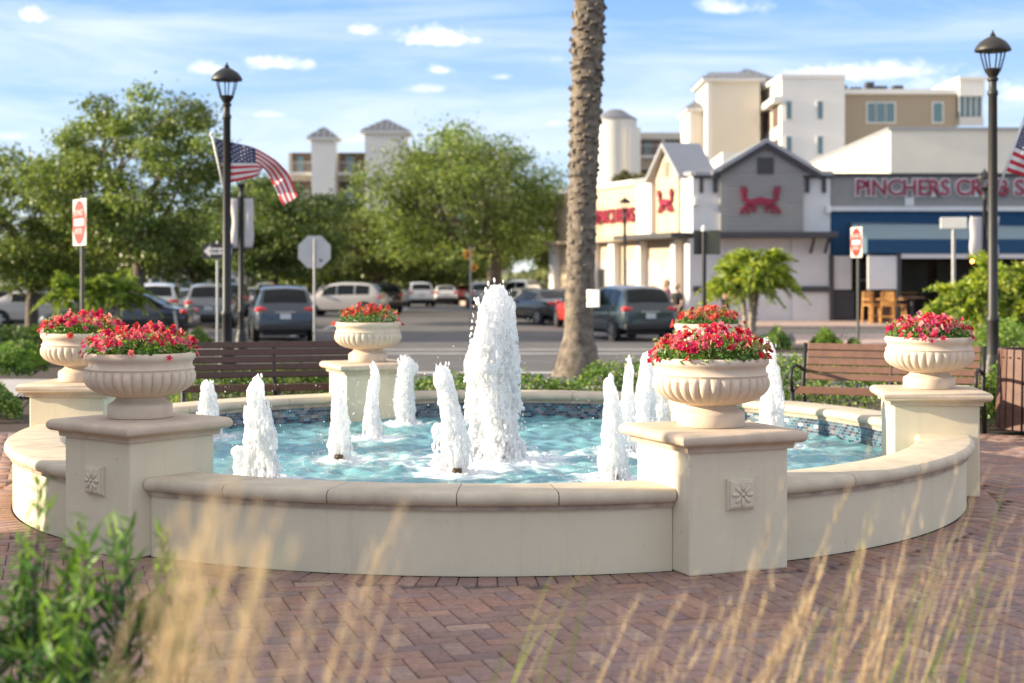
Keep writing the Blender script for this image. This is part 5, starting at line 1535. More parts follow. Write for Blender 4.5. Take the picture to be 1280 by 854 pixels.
# towers flanking the gable
for a, b in ((870, 900), (1001, 1037)):
    P(wbox(rx(a), rx(b), DR - .12, DR + .3, rz_(293), ZP), 'tower_wall', M_rwhite)
    P(wbox(rx(a) - .12, rx(b) + .10, DR - .3, DR + .5, ZP - .04, ZP + .16), 'tower_cornice', M_rroof, bevel=.03)
    P(wbox(rx(a) - .08, rx(b) + .06, DR - .22, DR + .4, ZP - .13, ZP - .045), 'cornice_band', M_rdark)
    for k in (.18, .76):
        x = rx(a) + (rx(b) - rx(a)) * k
        P(wbox(x - .06, x + .10, DR - .24, DR - .125, rz_(241), ZP - .135), 'bracket', M_rdark)
# gable bay
gx0, gx1, gxm = rx(899), rx(1002), rx(956)
apex = rz_(180)
m = MB(); m.prism_xz([(gx0, rz_(293)), (gx1, rz_(293)), (gx1, rz_(214)), (gxm, apex), (gx0, rz_(214))], DR - .35, DR + 1); P(m, 'gable_wall', M_rgrey)
P(lap(gx0 + .02, gx1 - .02, rz_(292), rz_(216), DR - .353), 'lap_boards', M_rgrey)
for sg, xo in ((-1, rx(888)), (1, rx(1024))):
    zo = rz_(219)
    m = MB(); th = .2
    m.prism_xz([(gxm, apex + .02), (xo, zo - .02), (xo, zo - .02 + th * .8), (gxm, apex + th)], DR - .62, DR + 6); P(m, 'gable_roof', M_rroof)
    m = MB(); m.prism_xz([(gxm, apex - .20), (xo, zo - .24), (xo, zo - .03), (gxm, apex + .01)], DR - .55, DR - .36); P(m, 'barge_board', M_rdark)
m = wbox(rx(945), rx(965), DR - .42, DR - .36, rz_(218), rz_(198)); v = P(m, 'gable_vent', M_rdark)
# crab emblem
def crab(parent, M, s, mat):
    m = MB()
    body = [(-.30, .02), (-.22, .14), (0, .20), (.22, .14), (.30, .02), (.20, -.06), (.08, -.05), (0, -.02), (-.08, -.05), (-.20, -.06)]
    def poly(pts, d0=0, d1=.06):
        n = len(pts); vs = [M @ Vector((x * s * 1.12, d0, z * s * .86)) for x, z in pts] + [M @ Vector((x * s * 1.12, -d1, z * s * .86)) for x, z in pts]
        m.add(vs, [tuple(range(n)), tuple(range(2 * n - 1, n - 1, -1))] + [(i, n + i, n + (i + 1) % n, (i + 1) % n) for i in range(n)])
    poly(body, 0, .12)
    for sg in (-1, 1):
        f = lambda pts: [(sg * x, z) for x, z in pts]
        poly(f([(.20, .10), (.30, .00), (.44, .10), (.43, .30), (.33, .30), (.32, .16)]))          # arm
        poly(f([(.32, .28), (.44, .28), (.48, .42), (.45, .56), (.41, .42), (.37, .55), (.31, .42)]), 0, .09)   # claw
        poly(f([(.22, .0), (.36, -.02), (.46, -.18), (.50, -.30), (.42, -.34), (.38, -.2), (.30, -.10), (.20, -.06)]))
        poly(f([(.26, -.03), (.34, -.16), (.33, -.30), (.26, -.34), (.26, -.2), (.18, -.08)]))
        poly(f([(.16, -.05), (.20, -.18), (.16, -.28), (.10, -.22), (.10, -.10)]))
    return m.build('crab_emblem', mat, parent)
crab(rest, Matrix.Translation(Vector((rx(948.5), DR - .42, rz_(255))) - rest.location), rx(995) - rx(948.5) , M_red)
# canopy band, ground floor
P(wbox(rx(868), rx(1041), DR - 1.1, DR + .05, rz_(298), rz_(290.5)), 'canopy', M_rdark, bevel=.03)
P(wbox(rx(868), rx(905), DR - .05, DR + .2, RG, rz_(298)), 'pier_wall', M_rwhite)
P(wbox(rx(990), rx(1037), DR - .05, DR + .2, RG, rz_(298)), 'pier_wall', M_rwhite)
P(wbox(rx(905), rx(990), DR + .3, DR + .5, RG, rz_(298)), 'entrance_wall', M_rcream)
for a, b in ((866, 905), (988, 1038)):
    P(wbox(rx(a), rx(b), DR - .16, DR - .06, rz_(365), rz_(358)), 'dado_band', M_rdark)
for a, b, z1, mt in ((905, 919, 334, M_brown), (921, 932, 334, M_brown), (968, 987, 330, M_rglass)):
    P(wbox(rx(a), rx(b), DR + .22, DR + .29, RG + (.02 if mt is M_brown else .25), rz_(z1)), 'entrance_door' if mt is M_brown else 'window', mt)
P(wbox(rx(966), rx(989), DR + .15, DR + .215, RG + .15, rz_(328)), 'window_frame', M_rdark) if False else None
for x in (1012, 1030):
    m = MB(); m.bar((rx(x), DR - .2, rz_(316)), (rx(x), DR - .9, rz_(300)), .10); P(m, 'bracket', M_rdark)
for (px_, py_) in ((862 + 4, 252), (1031, 262)):
    P(wbox(rx(px_), rx(px_ + 6), DR - .34, DR - .13, rz_(py_ + 5), rz_(py_ - 5)), 'wall_lamp', M_white, bevel=.03)
# right part: sign band, blue band, awning, patio
P(wbox(xb, xe, DR + .15, DR + .6, rz_(258), rz_(219)), 'sign_band', M_rgrey)
P(lap(xb, xe, rz_(257), rz_(220), DR + .147), 'lap_boards', M_rgrey)
P(wbox(xb, xe, DR, DR + .7, rz_(220), rz_(216.5)), 'parapet_cap', M_rdark)
P(wbox(xb, xe, DR - .02, DR + .5, rz_(264), rz_(258)), 'band_trim', M_rwhite)
P(wbox(xb, xe, DR + .1, DR + .5, rz_(319), rz_(264)), 'blue_fascia', M_rblue)
text('PINCHERS CRAB SHACK', .95, M_rwhite, rest, Vector((rx(1063) + 4.95, DR + .085, rz_(235.5))) - rest.location, (pi / 2, 0, 0), 'sign_backing', .03, sx=.92, bold=.075)
text('PINCHERS CRAB SHACK', .95, M_red, rest, Vector((rx(1063) + 4.95, DR + .02, rz_(235.5))) - rest.location, (pi / 2, 0, 0), 'sign_letters', .03, sx=.92, bold=.012)
P(wbox(rx(1132), rx(1143), DR + .05, DR + .14, rz_(257), rz_(247)), 'wall_panel', M_rwhite)
# awning: sloping canvas, end gusset, valance
ax0 = rx(1063); awt, awf, awv = rz_(278), rz_(302), rz_(318); yf = DR - 3.0
m = MB(); m.add([(ax0, DR + .09, awt), (xe, DR + .09, awt - .35), (xe, yf, awf), (ax0 + .02, yf, awf)], [(0, 1, 2, 3)]); o = P(m, 'awning', M_awn); o.modifiers.new('thick', 'SOLIDIFY').thickness = .03
m = MB(); m.add([(ax0, DR + .08, awt), (ax0, yf, awf), (ax0, yf, awv), (ax0, DR + .08, awv)], [(0, 1, 2, 3)]); e = P(m, 'awning_end', M_awn, o); e.modifiers.new('thick', 'SOLIDIFY').thickness = .02
m = MB(); m.add([(ax0, yf - .02, awf), (xe, yf - .02, awf), (xe, yf - .02, awv), (ax0, yf - .02, awv)], [(0, 1, 2, 3)]); e = P(m, 'valance', M_rblue, o); e.modifiers.new('thick', 'SOLIDIFY').thickness = .02
# patio
P(wbox(rx(1036), rx(1041), DR - .2, DR + .2, RG, rz_(318)), 'post', M_rdark)
P(wbox(rx(1041), rx(1064), DR - .05, DR + .1, rz_(362), rz_(320)), 'side_panel', M_rgrey if False else M_rwhite)
P(wbox(rx(1064), rx(1098), yf + .05, yf + .2, rz_(361), rz_(321)), 'side_panel', M_rwhite)
P(wbox(rx(1098), rx(1103), yf, yf + .22, RG, rz_(318)), 'post', M_rdark)
P(wbox(rx(1066), rx(1070), yf + .06, yf + .2, RG, rz_(318)), 'post', M_rdark)
for x in (1200, 1290, 1400): P(wbox(rx(x), rx(x + 4), yf + .05, yf + .25, RG, rz_(318)), 'post', M_rdark)
P(wbox(rx(1100), xe, yf + .02, yf + .2, rz_(324), rz_(318.5)), 'beam', M_rwhite)
P(wbox(rx(1041), rx(1068), DR - .02, DR + .08, RG, rz_(364)), 'dark_door', M_rdark)
P(wbox(rx(1070), rx(1099), yf + .09, yf + .14, RG, RG + .95), 'low_screen', M_brown)
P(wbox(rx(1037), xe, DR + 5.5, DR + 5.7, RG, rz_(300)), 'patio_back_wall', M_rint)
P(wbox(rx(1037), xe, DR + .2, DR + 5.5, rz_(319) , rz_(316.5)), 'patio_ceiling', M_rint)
m = MB(); 
for k in range(7): m.box((rx(1108) + k * 1.15 * 2, DR + 5.42, RG + 1.75), (1.9, .05, 1.5))
P(m, 'bar_windows', surf('dark_bar_glass', (.035, .045, .03), .5, .5, .8))
P(wbox(rx(1104), rx(1170), DR + 3.2, DR + 3.8, RG, RG + 1.1), 'bar_counter', M_brown, bevel=.02)
P(wbox(rx(1104), rx(1172), DR + 3.1, DR + 3.9, RG + 1.101, RG + 1.16), 'counter_top', M_wood)
P(wbox(rx(1106), rx(1165), DR + 5.2, DR + 5.38, rz_(352), rz_(350)), 'shelf', M_rwhite)
m = MB(); m.ball((rx(1206), DR - 1, rz_(327)), .07, 12, 8); P(m, 'pendant_lamp', surf('lit_lamp', (.9, .4, .1), .5, emit=((1, .35, .08), 6.0)))
# left side wall, receding
SA = Vector((rx(870), DR, 0)); SB = Vector((PX(745, 72), 72, 0)); sdv = (SB - SA).normalized(); sn = Vector((sdv.y * -1, sdv.x, 0))
if sn.x > 0: sn = -sn
ang_s = math.atan2(sdv.y, sdv.x)
def sbox(u0, u1, n0, n1, z0, z1):
    c = SA + sdv * (u0 + u1) / 2 + sn * (n0 + n1) / 2
    m = MB(); m.box((c.x, c.y, (z0 + z1) / 2), (abs(u1 - u0), abs(n1 - n0), z1 - z0), rz=ang_s); return m
def su(px):   # distance along the side wall where photo column px crosses it
    k = (px - 640) / F
    return (SA.x - k * SA.y) / (k * sdv.y - sdv.x)
def sz(py, px): u = su(px); q = SA + sdv * u; return PZ(py, q.y)
UE = su(693)
P(sbox(su(800), UE, -.5, 0, RG, ZP), 'side_wall', M_rtan)
P(sbox(0.05, su(800), -.5, -.05, RG, ZP), 'side_wall', M_rtan)
P(sbox(-.05, su(848), -.4, .18, rz_(293), ZP), 'tower_wall', M_rwhite)
P(sbox(su(818), su(800), -.4, .18, rz_(293), ZP), 'tower_wall', M_rwhite)
P(sbox(su(819), su(798), -.4, .3, ZP, ZP + .16), 'tower_cornice', M_rroof)
P(sbox(-.15, su(849), -.4, .3, ZP - .02, ZP + .14), 'tower_cornice', M_rroof)
P(sbox(su(798), UE, -.4, .16, ZP - .05, ZP + .18), 'cornice', M_rwhite)
um = su(841); ua, ub = um - 1.1, um + 1.1
def sp(u, n, z): q = SA + sdv * u + sn * n; return (q.x, q.y, z)
def sprism(pts, n0, n1):
    m = MB(); k = len(pts); vs = [sp(u, n0, z) for u, z in pts] + [sp(u, n1, z) for u, z in pts]
    m.add(vs, [tuple(range(k)), tuple(range(2 * k - 1, k - 1, -1))] + [(i, k + i, k + (i + 1) % k, (i + 1) % k) for i in range(k)]); return m
zg = sz(186, 834)
P(sprism([(ua, rz_(293)), (ub, rz_(293)), (ub, ZP), (um, zg), (ua, ZP)], -.3, .28), 'side_gable_wall', M_rtan)
for uo in (ua - .55, ub + .55):
    P(sprism([(um, zg + .02), (uo, ZP - .12), (uo, ZP + .06), (um, zg + .22)], -1.3, .55), 'side_gable_roof', M_rroof)
P(sprism([(um - .22, sz(222, 834)), (um + .22, sz(222, 834)), (um + .22, sz(204, 834)), (um - .22, sz(204, 834))], .28, .32), 'gable_vent', surf('taupe_vent', (.28, .22, .16), .7, .1, 4))
q = SA + sdv * um + sn * .33
crab(rest, Matrix.Translation(Vector((q.x, q.y, sz(256, 834))) - rest.location) @ Matrix.Rotation(ang_s + pi, 4, 'Z'), 1.35, M_red)
P(sbox(-.1, su(800) + .3, 0, 1.2, rz_(297), rz_(291)), 'side_canopy', M_rdark)
P(sbox(su(800) + .3, UE, 0, .7, rz_(297.5), rz_(293)), 'side_ledge', surf('taupe_ledge', (.42, .34, .25), .8, .06, 3))
for pxx, wd in ((868, .45), (850, .4), (806, .5), (772, .7), (748, .4), (697, .7)):
    u = su(pxx); P(sbox(u - wd / 2, u + wd / 2, -.05, .35, RG, rz_(298)), 'side_pillar', M_rwhite)
for pa, pb in ((846, 812), (800, 780), (765, 752)):
    P(sbox(su(pa), su(pb), -.02, .05, RG + .5, RG + 2.6), 'window', surf('bright_window_' + str(pa), (.50, .48, .46), .2, .25, 1.2))
P(sbox(su(757), su(749), -.02, .06, RG + .02, RG + 2.2), 'side_door', M_rglass)
q = SA + sdv * ((su(797) + su(742)) / 2) + sn * .12
sl_ = text('PINCHERS', .92, M_red, rest, Vector((q.x, q.y, sz(271, 770))) - rest.location, (pi / 2, 0, ang_s + pi), 'sign_letters', .05, sx=1.0, bold=.02)
sl_.scale.x = (su(745) - su(797)) / (max(v.co.x for v in sl_.data.vertices) - min(v.co.x for v in sl_.data.vertices))
P(wbox(rx(870) + 3, xe, DR + 13, DR + 20, RG, ZP - .3), 'rear_block', M_rcream)

# big plain white hall behind
DH = 88.0
def hx(px): return PX(px, DH)
hall = thing('white_hall', 'plain cream windowless block rising behind the crab restaurant', 'building', (hx(1113), DH, gz(DH)))
m = MB(); z1 = PZ(162, DH); w0 = Vector((hx(1113), DH)); w1 = Vector((PX(985, 126), 126))
m.prism([(w0.x, w0.y), (hx(1700), DH), (hx(1700), 130), (w1.x + 1, 130), (w1.x, w1.y)], gz(DH) - .5, z1); m.build('wall', M_rcream, hall, world=True)
m = MB(); m.prism([(w0.x - .15, w0.y - .15), (hx(1700), DH - .15), (hx(1700), DH + .5), (w0.x + .5, DH + .5), (w1.x + .6, w1.y), (w1.x - .15, w1.y)], z1 - .02, z1 + .12); m.build('parapet_cap', M_rroof, hall, world=True)
m = MB(); m.box((hx(1041), 107.5, PZ(190, 107)), (.3, .3, .3)); m.build('wall_lamp', M_rdark, hall, world=True)
# lower white wedge between gable and tower
low = thing('white_annex', 'low white annex between the restaurant gable and the tall tower', 'building', (PX(905, 80), 80, gz(80)))
m = MB(); m.prism([(PX(903, 80), 80), (PX(990, 80), 80), (PX(990, 100), 100), (PX(862, 100), 100)], gz(80) - .3, PZ(190, 80)); m.build('wall', M_rcream, low, world=True)

# ================================================================ condominium blocks
M_cream2 = surf('condo_cream', (.66, .60, .495), .85, .04, .3, stain=.06); M_white2 = surf('condo_white', (.72, .70, .66), .85, .04, .3, stain=.06); M_brown2 = surf('condo_tan', (.33, .27, .195), .85, .04, .3)
M_roofs = surf('standing_seam_roof', (.19, .20, .22), .45, .06, 2, metal=.3); M_cglass = glassy('condo_glass', (.10, .17, .18), .08); M_bal = surf('balcony_recess', (.12, .08, .055), .9, .2, .6); M_rail = surf('balcony_rail', (.50, .49, .47), .6, .05, 2)
def hip(t, x0, x1, y0, y1, z, h, ov=.6, ridge=.0, name='roof'):
    x0 -= ov; x1 += ov; y0 -= ov; y1 += ov; xm, ym = (x0 + x1) / 2, (y0 + y1) / 2
    rx_ = (x1 - x0) * ridge / 2
    m = MB(); top = [(xm - rx_, ym, z + h), (xm + rx_, ym, z + h)]
    m.add([(x0, y0, z), (x1, y0, z), (x1, y1, z), (x0, y1, z)] + top, [(0, 1, 5, 4), (1, 2, 5), (2, 3, 4, 5), (3, 0, 4), (3, 2, 1, 0)])
    o = m.build(name, M_roofs, t, world=True)
    e = MB(); e.box((xm, ym, z - .14), (x1 - x0 - .1, y1 - y0 - .1, .26)); e.build('eaves', M_white2, o)
    e_ = o.children[-1]
    me = e_.data
    off = Vector(t.location)
    for v in me.vertices: v.co -= off
    # standing seams on the slope facing the fountain and the left slope
    sm = MB()
    n = max(4, int((x1 - x0) / .55))
    for i in range(1, n):
        f = i / n; x = x0 + (x1 - x0) * f
        lim = 1 - abs(2 * f - 1) if ridge == 0 else min(1, (min(f, 1 - f) * (x1 - x0)) / ((x1 - x0) / 2 - rx_))
        a = Vector((x, y0, z + .03)); b = Vector((x, y0 + (ym - y0) * lim, z + h * lim + .03)); sm.bar(a, b, .06, .09)
    for i in range(1, n):
        f = i / n; y = y0 + (y1 - y0) * f; lim = 1 - abs(2 * f - 1)
        sm.bar((x0, y, z + .03), (x0 + (xm - rx_ - x0) * lim, y, z + h * lim + .03), .06, .09)
    sm.build('roof_seams', M_roofs, o, world=False)
    for v in o.children[-1].data.vertices: v.co -= off
    return o
def wb(t, nm, mat, x0, x1, y0, y1, z0, z1, **k): return wbox(x0, x1, y0, y1, z0, z1).build(nm, mat, t, world=True, **k)
def window(t, xc, zc, w, h, y):
    fr = wb(t, 'window', M_white2, xc - w / 2 - .1, xc + w / 2 + .1, y - .08, y + .05, zc - h / 2 - .1, zc + h / 2 + .1)
    g = wbox(xc - w / 2, xc + w / 2, y - .11, y - .085, zc - h / 2, zc + h / 2).build('pane', M_cglass, t, world=True); g.parent = fr
def balcony(t, x0, x1, zf, h, y, posts=2):
    wb(t, 'balcony_recess', M_bal, x0, x1, y - .05, y + .02, zf, zf + h)
    wb(t, 'balcony_door', M_cglass, x0 + (x1 - x0) * .25, x0 + (x1 - x0) * .25 + min(2.2, (x1 - x0) * .3), y - .10, y - .055, zf + .1, zf + h * .82)
    sl_ = wb(t, 'balcony_slab', M_white2, x0 - .1, x1 + .1, y - 1.5, y - .02, zf - .28, zf - .02)
    r = MB(); r.box(((x0 + x1) / 2, y - 1.42, zf + 1.02), (x1 - x0, .08, .08))
    n = int((x1 - x0) / .28)
    for i in range(n + 1): r.box((x0 + (x1 - x0) * i / n, y - 1.42, zf + .5), (.05, .05, 1.0))
    r.build('railing', M_rail, t, world=True)
# left block behind the oaks
D = 150.0
def cx(px, d=D): return PX(px, d)
cl = thing('condominium', 'pale condominium with two hip-roofed towers rising over the oaks on the left', 'building', (cx(440), D, gz(D)))
Z = lambda py, d=D: PZ(py, d)
wb(cl, 'wall', M_cream2, cx(355), cx(640), D + 3, D + 16, gz(D), Z(188))
for a, b, tp, rh in ((389, 418, 172, 16), (456, 507, 164, 19)):
    wb(cl, 'tower', M_white2, cx(a), cx(b), D, D + (cx(b) - cx(a)), gz(D), Z(tp))
    hip(cl, cx(a), cx(b), D, D + (cx(b) - cx(a)), Z(tp - .5), rh * D / F * .92, ov=.45)
    for k in range(3): pass
for row in range(5):
    zf = Z(214) - row * 2.95
    for a, b in ((420, 453), (360, 387), (509, 545), (560, 600)): balcony(cl, cx(a), cx(b), zf, 2.1, D + 2.9)
# round tower block (centre right)
D2 = 150.0
cc_ = thing('condominium', 'cream condominium with a round stair tower seen beside the palm trunk', 'building', (cx(771), D2, gz(D2)))
m = MB(); rr = (cx(800) - cx(748)) / 2; m.lathe([(rr, gz(D2)), (rr, Z(150)), (rr * 1.01, Z(149.5)), (rr * 1.01, Z(148))], 48, (cx(772), D2 + rr, 0)); m.build('round_tower', M_white2, cc_, world=True, autosmooth=40)
m = MB(); m.lathe([(rr * 1.06, Z(148)), (rr * 1.06, Z(146.5)), (rr * .35, Z(135)), (.05, Z(133.5))], 32, (cx(771), D2 + rr, 0)); m.build('roof', M_roofs, cc_, world=True)
wb(cc_, 'stair_wall', M_white2, cx(786), cx(800.5), D2 - .3, D2 + 6, gz(D2), Z(160))
wb(cc_, 'wall', M_cream2, cx(800), cx(960), D2 + 4, D2 + 14, gz(D2), Z(161))
for row in range(4):
    for a, b in ((802, 832), (836, 866)): balcony(cc_, cx(a), cx(b), Z(191.5) - row * 3.2, 1.75, D2 + 3.9)
# tall tower group (right)
D3 = 128.0
X3 = lambda px: PX(px, D3); Z3 = lambda py: PZ(py, D3)
ct = thing('condominium', 'tallest cream condominium tower with dark seamed roofs and white wing on the right', 'building', (X3(930), D3, gz(D3)))
wb(ct, 'tower', M_cream2, X3(888), X3(950), D3, D3 + 7, gz(D3), Z3(100))
wb(ct, 'corner_strip', M_white2, X3(883.5), X3(889), D3 - .25, D3 + 7, gz(D3), Z3(100.5))
hip(ct, X3(884), X3(950), D3, D3 + 7, Z3(98), 1.0, ov=.5, ridge=.5)
hip(ct, X3(915), X3(985), D3 + 3, D3 + 11, Z3(98) + .02, 1.75, ov=.5, ridge=.05)
wb(ct, 'tower_rear', M_cream2, X3(948), X3(984), D3 + 3.4, D3 + 11, gz(D3), Z3(98.5))
wb(ct, 'low_tower', M_cream2, X3(868), X3(884), D3 + 2, D3 + 8, gz(D3), Z3(133))
wb(ct, 'corner_strip', M_white2, X3(864.5), X3(869), D3 + 1.8, D3 + 8, gz(D3), Z3(133.5))
hip(ct, X3(866), X3(890), D3 + 2, D3 + 8, Z3(132), .95, ov=.4)
# white wing: side facade turning toward the viewer at px 975
y0w = D3 - 6
def W3(px, py=0): return PX(px, y0w)
zt = PZ(98, y0w)
m = MB(); m.prism([(W3(977), y0w), (W3(1056), y0w), (W3(1056), y0w + 16), (X3(950) + 1, D3 + 12)], gz(D3), zt); m.build('wing_wall', M_white2, ct, world=True)
m = MB(); m.prism([(W3(976), y0w - .12), (W3(1056.5), y0w - .12), (W3(1056.5), y0w + 16), (X3(949), D3 + 12)], zt, zt + .32); m.build('parapet_cap', M_white2, ct, world=True)
for px in (986, 1025):
    for py in (138, 182): window(ct, W3(px), PZ(py, y0w), .42, 1.45, y0w)
# recessed loggia on the wing's left flank
fl0 = Vector((W3(977), y0w, 0)); fl1 = Vector((X3(950) + 1, D3 + 12, 0)); fd = (fl1 - fl0).normalized(); fn = Vector((-fd.y, fd.x, 0)); fn = fn if fn.x < 0 else -fn; fa = math.atan2(fd.y, fd.x); FL_ = (fl1 - fl0).length
for r_ in range(3):
    for k in range(4):
        c_ = fl0 + fd * FL_ * (.16 + .22 * k) + fn * .03
        m = MB(); m.box((c_.x, c_.y, PZ(140, y0w) - 3.0 * r_), (FL_ * .15, .12, 1.9), rz=fa); m.build('loggia_opening', M_bal, ct, world=True)
c_ = fl0 + fd * FL_ * .5 + fn * .35
m = MB(); m.box((c_.x, c_.y, PZ(124, y0w)), (FL_ * 1.02, .7, .5), rz=fa); m.build('flank_eaves', M_white2, ct, world=True)
# tan upper block, roof plant, end bay
yb = D3 - 4
wb(ct, 'tan_block', M_brown2, PX(1056, yb), PX(1196, yb), yb, yb + 12, gz(D3), PZ(118, yb))
wb(ct, 'tan_cornice', M_white2, PX(1055, yb), PX(1197, yb), yb - .35, yb + 12.3, PZ(118, yb), PZ(112, yb))
wz = PZ(141, yb)
for k in range(3): window(ct, PX(1089 + k * 12, yb), wz, .66, 1.6, yb)
window(ct, PX(1172, yb), wz, .75, 1.6, yb)
wb(ct, 'end_bay', M_white2, PX(1196.5, yb), PX(1228, yb), yb - .6, yb + 10, PZ(121, yb), PZ(98, yb))
wb(ct, 'end_bay_cornice', M_white2, PX(1195, yb), PX(1230, yb), yb - .9, yb + 10.2, PZ(101, yb), PZ(97.5, yb))
wb(ct, 'end_bay_glass', M_cglass, PX(1197.5, yb), PX(1226, yb), yb - .3, yb + 8, PZ(148, yb), PZ(121, yb))
for k in range(5): wb(ct, 'mullion', M_rail, PX(1197.5 + k * 7, yb) - .05, PX(1197.5 + k * 7, yb) + .05, yb - .42, yb - .305, PZ(148, yb), PZ(121, yb))
wb(ct, 'end_bay_rail', M_rail, PX(1197, yb), PX(1227, yb), yb - .55, yb - .45, PZ(158, yb), PZ(147, yb))
for px, w_, h_ in ((1063, .9, .5), (1081, 1.0, .35), (1099, .7, .8), (1113, 1.1, .45), (1135, .9, .5)):
    wb(ct, 'roof_fan', M_rdark, PX(px, yb) - w_ / 2, PX(px, yb) + w_ / 2, yb + 3, yb + 4, PZ(112, yb) - .02, PZ(112, yb) + h_ + .25, bevel=.08)
# low shop front far left behind the cars
D4 = 118.0
sh = thing('shop_building', 'low pale shop building far behind the parked cars on the left', 'building', (PX(60, D4), D4, gz(D4)))
wb(sh, 'wall', M_cream2, PX(-40, D4), PX(118, D4), D4, D4 + 8, gz(D4), PZ(334, D4))
hip(sh, PX(-40, D4), PX(118, D4), D4, D4 + 8, PZ(334, D4), 1.5, ov=.5, ridge=.7)
for k in range(5): window(sh, PX(-20 + k * 30, D4), gz(D4) + 1.3, .9, 1.6, D4)
D5 = 140.0
s2 = thing('shop_building', 'far pale shop front between the oak trunk and the lamp post', 'building', (PX(250, D5), D5, gz(D5)))
wb(s2, 'wall', M_white2, PX(185, D5), PX(300, D5), D5, D5 + 8, gz(D5), PZ(332, D5))
for k in range(6): window(s2, PX(195 + k * 19, D5), gz(D5) + 1.2, .8, 1.5, D5)
wb(s2, 'cornice', M_rtan, PX(183, D5), PX(302, D5), D5 - .3, D5 + 8, PZ(332, D5), PZ(328, D5))

# ================================================================ patio furniture
def chair(label, px, d, rz):
    t = thing('patio_chair', label, 'chair', (PX(px, d), d, RG), rz, 'tall honey-coloured patio chairs')
    for sx in (-.22, .22):
        for sy in (-.2, .2):
            m = MB(); m.bar((sx * 1.15, sy * 1.2, 0), (sx, sy, .72 if sy < 0 else 1.25), .055); m.build('leg', M_wood, t)
    m = MB(); m.box((0, 0, .73), (.5, .48, .05)); m.build('seat', M_wood, t, bevel=.01)
    m = MB()
    for k in range(4): m.box((-.165 + .11 * k, .21, 1.02), (.085, .03, .5), M=Matrix.Rotation(rad(-8), 3, 'X'))
    m.build('backrest', M_wood, t)
    for sx in (-.26, .26):
        m = MB(); m.box((sx, -.02, .96), (.06, .5, .035)); m.build('arm_rest', M_wood, t)
    m = MB(); m.box((0, -.22, .3), (.46, .04, .05)); m.build('foot_rail', M_wood, t)
    return t
chair('tall wooden patio chair left of the dark post under the awning', 1089, 58.4, rad(25))
chair('tall wooden patio chair just right of the dark post under the awning', 1109, 57.6, rad(-15))
chair('tall wooden patio chair farthest right by the brown table', 1123, 58.0, rad(60))
t = thing('patio_table', 'dark patio table deep under the awning right of the chairs', 'table', (PX(1140, 58.6), 58.6, RG))
m = MB(); m.lathe([(.5, .98), (.52, 1.0), (.52, 1.03), (.5, 1.05)], 24); m.build('table_top', M_brown, t, autosmooth=40)
m = MB(); m.lathe([(.3, 0), (.3, .03), (.05, .06), (.05, .98)], 16); m.build('pedestal', M_rdark, t, autosmooth=40)
# ================================================================ people
SKIN = surf('skin', (.55, .34, .25), .6, .06, 10)
def skin_graph(name, mat, nodes, edges, parent, sub=2, root=None):
    me = bpy.data.meshes.new(name); keys = list(nodes); idx = {k: i for i, k in enumerate(keys)}
    me.from_pydata([nodes[k][:3] for k in keys], [(idx[a], idx[b]) for a, b in edges], []); me.update()
    o = bpy.data.objects.new(name, me); COL.objects.link(o)
    sk = o.modifiers.new('skin', 'SKIN'); sk.use_smooth_shade = True
    if not me.skin_vertices: me.skin_vertices.new()
    for k in keys:
        v = me.skin_vertices[0].data[idx[k]]; r = nodes[k][3]; v.radius = r if isinstance(r, tuple) else (r, r); v.use_root = (k == (root or keys[0]))
    o.modifiers.new('sub', 'SUBSURF').render_levels = sub
    dg = bpy.context.evaluated_depsgraph_get(); me2 = bpy.data.meshes.new_from_object(o.evaluated_get(dg)); me2.name = name
    bpy.data.objects.remove(o); me2.materials.clear(); me2.materials.append(mat)
    o2 = bpy.data.objects.new(name, me2); COL.objects.link(o2); o2.parent = parent; me2.polygons.foreach_set('use_smooth', [True] * len(me2.polygons)); return o2
